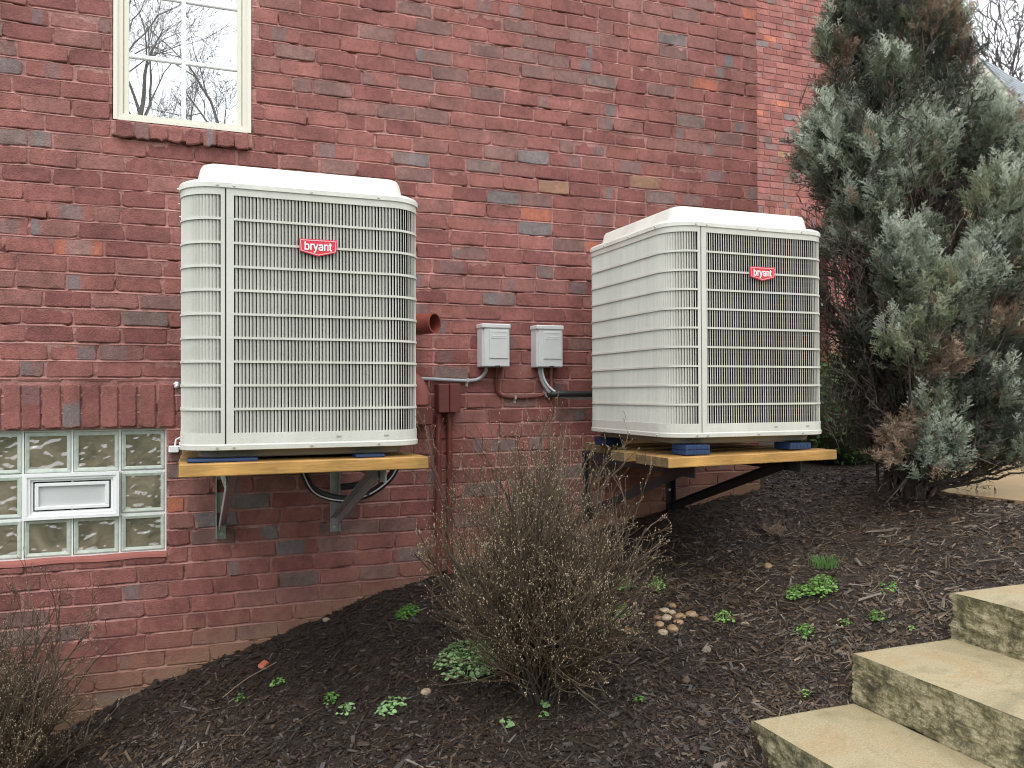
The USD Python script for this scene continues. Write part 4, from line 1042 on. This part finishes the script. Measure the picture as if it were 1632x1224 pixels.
# ---------------------------------------------------------------- bare shrubs
def bare_shrub(label, base, height, width, nst, seed, twig_r=.0021, ymax=-.06):
    q = np.random.default_rng(seed)
    t_ = thing('bare_shrub', label, 'shrub', base)
    stems, twigs, buds = [], MB(), MB()
    oct_v = np.array([[1, 0, 0], [-1, 0, 0], [0, 1, 0], [0, -1, 0], [0, 0, 1.6], [0, 0, -1.6]], float); oct_f = [[0, 2, 4], [2, 1, 4], [1, 3, 4], [3, 0, 4], [2, 0, 5], [1, 2, 5], [3, 1, 5], [0, 3, 5]]

    def bud(p, s):
        buds.add(oct_v * s * q.uniform(.6, 1.2) + p, oct_f)

    def clampy(p):
        p = np.array(p); p[..., 1] = np.minimum(p[..., 1], ymax - base[1]); return p

    def grow(p, d, L, r, depth):
        far = math.hypot(p[0] + d[0] * L, p[1] + d[1] * L)
        if far > width * .50:                       # the crown keeps to a rounded outline
            L *= max(.25, 1 - (far - width * .50) / L * 1.3)
        n = 5; pts = [np.array(p)]; dd = np.array(d)
        for k in range(n):
            dd = dd + q.normal(0, .15, 3) + np.array([0, 0, .06]); dd /= np.linalg.norm(dd)
            pts.append(pts[-1] + dd * L / n)
        pts = clampy(pts)
        rr = np.linspace(r, r * .55, n + 1)
        if depth == 0:
            m_ = MB(); m_.tube(pts, rr, 5, False); stems.append(m_)
        else:
            twigs.tube(pts, rr, 3, False)
        if depth < 3:
            cnt = (12, 3.6, 1.1)[depth]
            for c in range(int(cnt + q.random())):
                u = q.uniform(.06 if depth == 0 else .12, 1.0); i = min(int(u * n), n - 1); at = pts[i] + (pts[i + 1] - pts[i]) * (u * n - i)
                dirn = (pts[i + 1] - pts[i]); dirn /= np.linalg.norm(dirn) + 1e-9
                nd = dirn + q.normal(0, .44 if depth < 2 else .5, 3) + np.array([0, 0, .16]); nd /= np.linalg.norm(nd)
                grow(at, nd, L * q.uniform(.28, .58) * (1.15 - .3 * u), max(rr[i] * .6, twig_r * .75), depth + 1)
        if depth >= 1:
            bud(pts[-1], .0022)
            for k in range(2, n):
                if q.random() < .3: bud(pts[k] + q.normal(0, .002, 3), .0017)
    for s in range(nst):
        a = q.uniform(0, 2 * PI); lean = q.uniform(.02, 1) ** .8
        b = np.array([math.cos(a) * .05 * lean, math.sin(a) * .05 * lean, -.02])
        th = lean * math.atan(width / 2 / (height * .62)) * (1.12 if s % 7 == 0 else 1)
        d = np.array([math.cos(a) * math.sin(th), math.sin(a) * math.sin(th), math.cos(th)])
        grow(b, d, height * q.uniform(.42, .84) * (1 - .12 * lean) * (.6 if s % 7 == 0 else 1), .0062 * q.uniform(.6, 1.2), 0)
    for m_ in stems:
        m_.build('stem', SHRUB_DARK, t_, smooth=True)
    twigs.build('twigs', SHRUB_TWIG, t_, kind='stuff'); buds.build('buds', SHRUB_BUD, t_, kind='stuff')


bare_shrub('large bare twiggy shrub with pale buds, in the middle in front of the wall', (1.285, -1.25, .41), 1.16, 1.0, 96, 21, .0019)
bare_shrub('bare twiggy shrub at the lower left corner below the glass block window', (-.72, -.40, -.08), 1.12, .70, 34, 5, .0022)

# ---------------------------------------------------------------- juniper
LOBES = [(3.66, -0.54, 3.81, 0.175, 'd'), (3.93, -0.54, 4.04, 0.223, 'g'), (4.0, -0.68, 4.02, 0.182, 's'), (3.74, -0.47, 4.07, 0.149, 'g'), (3.89, -0.74, 3.74, 0.136, 'b'), (3.97, -0.77, 3.67, 0.107, 'b'), (3.78, -0.59, 3.62, 0.164, 'd'), (4.01, -0.78, 3.67, 0.121, 's'), (4.19, -0.64, 3.51, 0.112, 'b'), (4.24, -0.66, 3.61, 0.074, 'd'), (3.6, -0.41, 3.8, 0.082, 's'), (3.44, -0.46, 3.57, 0.073, 'g'), (3.51, -0.48, 3.53, 0.073, 'b'), (3.67, -0.44, 3.52, 0.149, 'd'), (3.49, -0.47, 3.33, 0.095, 'b'), (3.66, -0.7, 3.37, 0.127, 'g'), (3.89, -0.68, 3.42, 0.108, 'd'), (3.93, -0.53, 3.33, 0.134, 'd'), (4.18, -0.58, 3.38, 0.143, 'd'), (3.34, -0.46, 3.01, 0.094, 's'), (3.35, -0.63, 3.07, 0.119, 's'), (3.31, -0.61, 2.91, 0.133, 's'), (3.37, -0.42, 2.9, 0.095, 'g'), (3.65, -0.48, 3.2, 0.125, 'd'), (3.55, -0.6, 2.94, 0.128, 'g'), (3.51, -0.42, 2.8, 0.11, 'd'), (3.48, -0.78, 2.88, 0.123, 's'), (3.56, -0.81, 2.76, 0.116, 's'), (3.67, -0.84, 2.94, 0.13, 's'), (3.84, -0.84, 2.99, 0.111, 's'), (3.75, -0.83, 2.81, 0.117, 'g'), (4.0, -0.77, 2.94, 0.1, 'd'), (3.5, -0.81, 2.62, 0.088, 's'), (3.45, -0.66, 2.63, 0.084, 's'), (3.49, -0.57, 2.51, 0.086, 'g'), (3.44, -0.55, 2.42, 0.079, 's'), (3.51, -0.68, 2.42, 0.077, 'g'), (4.19, -0.85, 3.17, 0.107, 's'), (4.17, -0.89, 3.06, 0.127, 's'), (4.17, -0.83, 2.95, 0.121, 'g'), (4.41, -0.82, 3.16, 0.087, 'b'), (4.47, -0.84, 3.02, 0.109, 'b'), (4.43, -0.88, 2.91, 0.108, 'd'), (4.39, -0.81, 2.86, 0.117, 'd'), (4.28, -0.98, 2.89, 0.084, 's'), (4.04, -1.0, 2.64, 0.116, 'y'), (4.15, -1.04, 2.61, 0.13, 'y'), (4.12, -1.02, 2.47, 0.123, 'g'), (4.34, -1.0, 2.49, 0.133, 'g'), (4.04, -0.99, 2.38, 0.103, 's'), (4.18, -1.05, 2.33, 0.137, 'g'), (4.5, -0.96, 2.76, 0.143, 'g'), (4.65, -0.91, 2.93, 0.131, 'g'), (3.5, -0.89, 2.32, 0.114, 's'), (3.56, -0.91, 2.23, 0.12, 's'), (3.71, -0.86, 2.39, 0.082, 'g'), (3.51, -0.89, 2.12, 0.094, 'g'), (3.64, -0.92, 2.07, 0.094, 'y'), (3.69, -0.96, 2.12, 0.094, 'y'), (3.64, -0.96, 1.95, 0.113, 'y'), (3.53, -0.92, 1.83, 0.106, 'y'), (3.48, -0.88, 1.82, 0.067, 'y'), (3.81, -1.01, 2.12, 0.107, 's'), (3.9, -1.04, 2.18, 0.107, 's'), (3.82, -0.96, 1.99, 0.081, 's'), (4.07, -1.06, 2.17, 0.135, 'd'), (4.25, -1.07, 2.13, 0.123, 'd'), (3.98, -1.09, 1.95, 0.08, 'b'), (3.7, -0.98, 1.75, 0.086, 'b'), (3.64, -0.94, 1.68, 0.053, 'b'), (3.89, -1.01, 1.83, 0.121, 'g'), (4.12, -1.02, 1.79, 0.137, 'd'), (4.0, -1.07, 1.6, 0.074, 's'), (4.34, -0.99, 1.82, 0.14, 'd'), (4.25, -1.01, 1.58, 0.124, 'd'), (3.96, -0.95, 1.62, 0.116, 'd'), (3.79, -0.94, 1.58, 0.095, 'd'), (3.66, -0.94, 1.5, 0.087, 'g'), (3.68, -1.0, 1.35, 0.112, 's'), (3.61, -0.97, 1.25, 0.092, 's'), (3.73, -0.99, 1.23, 0.08, 's'), (3.51, -0.9, 1.32, 0.067, 'b'), (3.45, -0.88, 1.27, 0.053, 'b'), (3.58, -0.91, 1.38, 0.067, 'b'), (3.99, -0.96, 1.38, 0.123, 'd'), (4.12, -1.01, 1.41, 0.137, 'd'), (4.34, -0.99, 1.41, 0.14, 'd'), (4.09, -1.11, 1.28, 0.08, 'g'), (3.92, -0.63, 2.64, 0.168, 't'), (4.05, -0.68, 2.51, 0.168, 't'), (4.15, -0.66, 2.8, 0.125, 't'), (4.02, -0.55, 2.4, 0.112, 't'), (3.65, -0.52, 2.17, 0.124, 't'), (3.71, -0.54, 1.84, 0.146, 't'), (3.65, -0.46, 1.55, 0.133, 't'), (3.7, -0.64, 1.55, 0.128, 't'), (3.7, -0.53, 1.31, 0.124, 't'), (4.14, -0.6, 2.32, 0.126, 't'), (4.1, -0.6, 3.24, 0.134, 't'), (3.98, -0.55, 3.2, 0.104, 't'), (4.21, -0.74, 2.78, 0.095, 't'), (4.19, -0.73, 2.42, 0.109, 't'), (3.77, -0.66, 1.65, 0.093, 't'), (4.12, -0.8, 1.47, 0.107, 't')]
JB = np.array([3.85, -.58, 1.01])
jun = thing('juniper_tree', 'tall shaggy blue green juniper with brown patches beside the driveway', 'tree', JB)
q = np.random.default_rng(77)


def spray(seed, bare=False):
    """Feathery branchlet 1 unit long along z, made of slim spindles."""
    s = np.random.default_rng(seed); vs, fs, n = [], [], 0
    def spindle(a, b, w):
        nonlocal n
        d = b - a; L = np.linalg.norm(d); d = d / L
        x = np.cross(d, [.3, .5, .8]); x /= np.linalg.norm(x); y = np.cross(d, x); m_ = a + d * L * .45
        vs.append(np.array([a, m_ + x * w, m_ + (-.5 * x + .87 * y) * w, m_ + (-.5 * x - .87 * y) * w, b]))
        fs.append(np.array([[0, 2, 1], [0, 3, 2], [0, 1, 3], [4, 1, 2], [4, 2, 3], [4, 3, 1]]) + n); n += 5
    axis = np.array([[0, 0, 0], [s.normal(0, .05), s.normal(0, .05), .35], [s.normal(0, .1), s.normal(0, .1), .7], [s.normal(0, .14), s.normal(0, .14), 1.0]])
    for i in range(3):
        spindle(axis[i], axis[i + 1] + (axis[i + 1] - axis[i]) * .15, .016 if not bare else .011)
    for t in np.linspace(.12, .97, 15 if not bare else 9):
        i = min(int(t * 3), 2); p = axis[i] + (axis[i + 1] - axis[i]) * (t * 3 - i)
        for k in range(2 if not bare else 1):
            a = s.uniform(0, 2 * PI); d = np.array([math.cos(a) * .75, math.sin(a) * .75, .8]); d /= np.linalg.norm(d)
            L = (.40 - .24 * t) * s.uniform(.6, 1.25)
            tip = p + d * L
            spindle(p, tip, .015 if not bare else .009)
            for j in range(4 if not bare else 2):
                u = .3 + .2 * j; pp = p + d * L * u; e = d + s.normal(0, .55, 3); e /= np.linalg.norm(e)
                spindle(pp, pp + e * L * s.uniform(.28, .5), .014 if not bare else .007)
    return np.vstack(vs), np.vstack(fs)


JM = {'s': J_SILVER, 'g': J_GREEN, 'y': J_YELLOW, 'd': J_DARK, 'b': J_BROWN, 't': J_TWIG, 'p': J_PALE}
protos = []; order = {}
for ch, mt in JM.items():
    order[ch] = len(protos)
    for k in range(3):
        protos.append((f'spray_{len(protos):03d}', spray(100 + k + (50 if ch == 't' else 0), ch == 't'), mt))
pos, dirs, scl, idx = [], [], [], []


LC = np.array([l[:3] for l in LOBES]); LR = np.array([l[3] for l in LOBES]); LCH = [l[4] for l in LOBES]


def local_kind(p):
    w = np.exp(-((LC - p) ** 2 * [1, .25, 1]).sum(1) / (2 * (LR * .48) ** 2)) + 1e-12
    return LCH[int(q.choice(len(LC), p=w / w.sum()))]


def emit(p, d, s, ch):
    pos.append(np.asarray(p) - JB); dirs.append(d); scl.append(s); idx.append(order[ch] + int(q.integers(0, 3)))


axis_xy = np.array([3.98, -.55])
for x, y, z, r, ch in LOBES:
    c = np.array([x, y, z])
    for back in (0, 1):
        if back:
            if q.random() < .25: continue
            dy_ = q.uniform(.3, .7); c = np.array([x + q.normal(.05, .08) + dy_ * 1.02, y + dy_, z + q.normal(0, .08)])
        for k in range(int(88 * (r / .13) ** 1.6) if not back else int(26 * (r / .13) ** 1.5)):
            d = q.normal(0, 1, 3); d /= np.linalg.norm(d); d *= q.random() ** .45
            p = c + d * r * [.95, .8, 1.25] - [0, 0, .25 * r]
            out = np.array([p[0] - axis_xy[0], p[1] - axis_xy[1], 0]) * .55 + d * .55
            v_ = out + [0, 0, .95] + q.normal(0, .22, 3)
            depth_in = np.linalg.norm(d)
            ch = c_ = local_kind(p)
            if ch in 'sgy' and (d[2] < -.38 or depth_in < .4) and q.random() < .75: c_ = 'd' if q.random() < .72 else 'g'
            elif ch == 's' and q.random() < .22: c_ = 'g'
            elif ch == 'd' and q.random() < .16: c_ = 'g'
            elif q.random() < .03: c_ = 'b'
            if ch == 't':
                if q.random() < .30: emit(p, [out[0] * .5, out[1] * .5, 1.0] + q.normal(0, .2, 3), q.uniform(.16, .34), 't')
                continue
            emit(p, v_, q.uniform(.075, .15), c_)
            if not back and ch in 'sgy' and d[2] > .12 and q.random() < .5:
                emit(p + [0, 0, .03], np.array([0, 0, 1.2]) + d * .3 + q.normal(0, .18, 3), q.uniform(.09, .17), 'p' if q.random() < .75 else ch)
# limbs that rise from the base to the lobes, with bare side twigs
limbs = MB(); tw = MB()
for n_, (x, y, z, r, ch) in enumerate(LOBES):
    for rep in range(2):
        e = np.array([x, y, z]) - JB + q.normal(0, r * .5, 3) + (np.array([.42, .4, 0]) if rep else 0)
        k1 = e * [.30, .45, .45] + [0, 0, .02] + q.normal(0, .04, 3)
        k2 = e * [.72, .8, .75] + q.normal(0, .04, 3)
        b0 = np.array([q.normal(0, .045), q.normal(0, .045), -.03])
        P = smooth_path([b0, k1 * .5 + b0 * .5 + [0, 0, .03], k1, k2, e], 4)
        (limbs if rep == 0 and n_ % 3 == 0 else tw).tube(P, np.linspace(.017 if n_ % 3 == 0 else .009, .003, len(P)), 5, False)
        for s in range(7):
            i = q.integers(4, len(P) - 1); d = (P[i] - P[i - 1]); d /= np.linalg.norm(d); d = d + q.normal(0, .4, 3)
            emit(P[i] + JB, d, q.uniform(.16, .34), 't')
# bare dark twig fans on the left and front of the lower crown
for k in range(520):
    z = q.uniform(.15, 2.2); a = q.uniform(0, 2 * PI); rr = (.10 + .30 * min(z, 1.0)) * math.sqrt(q.random())
    p = JB + [rr * math.cos(a) - .12 * min(z, 1), rr * math.sin(a) * .8, z]
    emit(p, np.array([math.cos(a) * .5, math.sin(a) * .4, .9]) + q.normal(0, .25, 3), q.uniform(.16, .36), 't' if q.random() < .72 else 'd')
for k in range(150):
    p = JB + [q.normal(-.28, .12), q.normal(-.05, .15), q.uniform(.25, 1.55)]
    emit(p, np.array([-.35, 0, .9]) + q.normal(0, .22, 3), q.uniform(.18, .34), 't')
limbs.build('trunk', BARK, jun, smooth=True); tw.build('limbs', J_TWIG, jun, smooth=True)
for k in range(5):       # low side branch sweeping right over the driveway
    P = smooth_path([(0.02, -.02, .02), (.25, -.12 - .03 * k, .05 + .02 * k), (.5, -.25 - .05 * k, .10 + .06 * k), (.8, -.35 - .06 * k, .16 + .10 * k)], 6) + q.normal(0, .008, (19, 3))
    MB().tube(P, np.linspace(.014, .003, 19), 5, False).build('low_branch', J_TWIG, jun, smooth=True)
    for s in range(16):
        i = q.integers(5, 18); emit(P[i] + JB, np.array([.5, -.1, .5]) + q.normal(0, .5, 3), q.uniform(.1, .26), 't' if q.random() < .7 else 'd')
pos = np.array(pos); dirs = np.array(dirs)
ji = instancer(f'{jun.GetPath()}/foliage', protos, pos, quat_from_z(dirs, q.uniform(0, 2 * PI, len(pos))), np.repeat(np.array(scl)[:, None], 3, 1), idx)
tag(ji, kind='stuff')
t_ = thing('dead_sprig', 'brown dead juniper sprig lying on the mulch below the right shelf', 'sprig', (2.898, -.604, float(bed_z(np.array([2.898]), np.array([-.604]))[0]) + .015))
m_ = MB()
for k in range(7):
    v, f = spray(200 + k); Rm = trimesh.transformations.euler_matrix(q.uniform(1.1, 1.6), 0, q.uniform(0, 6.28))[:3, :3]
    m_.add(v * q.uniform(.07, .12) @ Rm.T + [q.normal(0, .03), q.normal(0, .02), .005], f)
m_.build('sprig', J_BROWN, t_)

# ---------------------------------------------------------------- boxwood behind the right unit
bw = thing('boxwood_bush', 'dark green leafy boxwood bush behind the right air conditioner', 'bush', (5.0, 1.05, 1.0))
lv = MB(); q = np.random.default_rng(8)
for k in range(8200):
    d = q.normal(0, 1, 3); d /= np.linalg.norm(d); rr = q.random() ** .28 * (.86 + .28 * float(meshkit.noise(d * 3 + 5)))
    p = d * rr * [.66, .62, .52] + [0, 0, .42]
    if p[2] < .02: continue
    s = q.uniform(.010, .019); nrm = d + q.normal(0, .6, 3) + [0, 0, .3]; nrm /= np.linalg.norm(nrm); x = np.cross(nrm, q.normal(0, 1, 3)); x /= np.linalg.norm(x); y = np.cross(nrm, x)
    lv.add([p - x * s * 1.5, p + y * s - nrm * .003, p + x * s * 1.5, p - y * s - nrm * .003], [[0, 1, 2, 3]])
lv.build('leaves', BOX_LEAF, bw, kind='stuff')
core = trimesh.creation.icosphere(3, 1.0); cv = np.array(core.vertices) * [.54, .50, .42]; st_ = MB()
for k in range(40):
    d = q.normal(0, 1, 3); d[2] = abs(d[2]) + .3; d /= np.linalg.norm(d); st_.tube([(0, 0, -.05), d * [.15, .15, .2], d * [.42, .38, .62]], [.008, .005, .002], 4, False)
st_.build('stems', SHRUB_DARK, bw)
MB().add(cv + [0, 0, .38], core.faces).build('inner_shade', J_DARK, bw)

# ---------------------------------------------------------------- neighbour's house and bare trees
nh = thing('neighbour_house', 'neighbouring house with cream gable trim and grey shingle roof behind the juniper', 'house', (14.0, 7.26, 0), rot=(0, 0, 18.07))
AZ, HW, EZ, LEN = 8.04, 3.0, 3.54, 11.0           # apex height, half width, eave height, length along the ridge
gw_ = MB(); prof_ = [(-HW + .3, 1), (HW - .3, 1), (HW - .3, EZ + .35), (0, AZ - .25), (-HW + .3, EZ + .35)]
a = np.array([(.28, y, z) for y, z in prof_]); b = np.array([(LEN, y, z) for y, z in prof_])
gw_.add(np.vstack([a, b]), [[0, 2, 1], [0, 3, 2], [0, 4, 3], [5, 6, 7], [5, 7, 8], [5, 8, 9]] + [t for i in range(5) for t in ([i, (i + 1) % 5, 5 + (i + 1) % 5], [i, 5 + (i + 1) % 5, 5 + i])])
gw_.build('wall', SIDING, nh)
rl = math.hypot(HW, AZ - EZ); rf = MB(); nsh = 36
for sd_ in (-1, 1):
    ru = np.array([0, -sd_ * HW, AZ - EZ]) / rl; rn = np.array([0, sd_ * (AZ - EZ), HW]) / rl; e0 = np.array([0, sd_ * HW, EZ])
    for k in range(nsh):
        p0, p1 = e0 + ru * rl * k / nsh + rn * .022, e0 + ru * rl * min(1, (k + 1.2) / nsh) + rn * .008
        rf.add([(-.02, *p0[1:]), (LEN + .3, *p0[1:]), (LEN + .3, *p1[1:]), (-.02, *p1[1:])], [[0, 1, 2, 3] if sd_ < 0 else [3, 2, 1, 0]])
        lo = p0 - rn * .016; rf.add([(-.02, *lo[1:]), (LEN + .3, *lo[1:]), (LEN + .3, *p0[1:]), (-.02, *p0[1:])], [[0, 1, 2, 3]])
    for q0, q1 in ((e0, e0 + ru * rl),):
        rf.add([q0 + rn * .02, q1 + rn * .02, q1 - rn * .03, q0 - rn * .03], [[0, 1, 2, 3]])
rf.build('roof', SHINGLE, nh)
for sd_ in (-1, 1):
    tr = MB(); e0, e1 = np.array([0, sd_ * HW, EZ - .03]), np.array([0, 0, AZ - .03])
    for x0_, x1_, h0, h1 in ((0.02, .05, 0, .42), (-.01, .02, 0, .14)):
        A = np.array([(x0_, *e0[1:]), (x0_, *e1[1:]), (x0_, e1[1], e1[2] - h1), (x0_, e0[1], e0[2] - h1)]); B_ = A + [x1_ - x0_, 0, 0]
        tr.add(np.vstack([A, B_]), [[0, 1, 2, 3], [7, 6, 5, 4], [0, 4, 5, 1], [1, 5, 6, 2], [2, 6, 7, 3], [3, 7, 4, 0]])
    tr.add([(.05, *e0[1:]), (.05, *e1[1:]), (.30, *e1[1:]), (.30, *e0[1:])], [[0, 1, 2, 3]])
    tr.build('gable_trim', CREAM, nh)


def bare_tree(label, base, height, seed, spread=.5, lean=(0, 0), forks=2, r0=.12, frac=.3, rmin=.005):
    q = np.random.default_rng(seed)
    t_ = thing('bare_tree', label, 'tree', base)
    big, small = MB(), MB()

    def grow(p, d, L, r, depth):
        n = 4; pts = [np.array(p, float)]; dd = np.array(d, float)
        for k in range(n):
            dd = dd + q.normal(0, .10 + .03 * depth, 3) + [0, 0, .05]; dd /= np.linalg.norm(dd); pts.append(pts[-1] + dd * L / n)
        rr = np.linspace(r, r * .62, n + 1)
        (big if depth < 2 else small).tube(pts, rr, 7 if depth < 2 else 3 if depth > 3 else 4, False)
        if depth >= 6: return
        for c in range((forks, 3, 3, 3, 3, 2)[depth]):
            u = 1.0 if c == 0 else q.uniform(.35 if depth else .6, 1.0); i = min(int(u * n), n - 1); at = pts[i] + (pts[i + 1] - pts[i]) * (u * n - i)
            dirn = pts[-1] - pts[-2]; dirn /= np.linalg.norm(dirn)
            nd = dirn + q.normal(0, spread * (.55 if c == 0 else 1), 3) + [0, 0, .12]
            LL = L * q.uniform(.55, .82) * (.3 / frac if depth == 0 else 1); nd /= np.linalg.norm(nd)
            grow(at, nd, LL, max(rmin, rr[i] * (.75 if c == 0 else .55)), depth + 1)
    grow((0, 0, -.2), (lean[0], lean[1], 1), height * frac, r0, 0)
    big.build('trunk', TREE_BARK, t_, smooth=True); small.build('branches', TREE_BARK, t_, kind='stuff')


bare_tree('tall bare grey tree behind the neighbouring roof at the right edge', (24.2, 12.5, 1.2), 16.5, 31, .42, (-.03, 0), 4, .24, .3, .016)
bare_tree('bare grey tree left of another behind the neighbouring roof', (21.9, 12.4, 1.2), 15.0, 32, .4, (.02, 0), 4, .2, .3, .015)
bare_tree('bare forked tree on the slope behind the viewer, mirrored at left in the upper window', (-1.0, -22, 5.9), 8.6, 41, .36, (-.02, 0), 4, .13, .5)
bare_tree('small bare tree behind the viewer, mirrored near the middle of the upper window', (-.52, -22.5, 5.9), 7.2, 42, .3, (.0, 0), 4, .06, .48)
bare_tree('bare tree on the slope behind the viewer, mirrored at right in the upper window', (1.35, -22, 5.9), 10.5, 43, .40, (-.16, 0), 4, .09, .38)
bare_tree('far bare tree behind the viewer, mirrored low at left in the upper window', (-2.3, -28, 6), 9.5, 44, .45, (.06, 0), 4, .09)
bare_tree('tall bare tree behind the viewer, mirrored at the left edge of the upper window', (-2.5, -20, 5.5), 11.0, 45, .42, (.12, 0), 3, .12, .35)
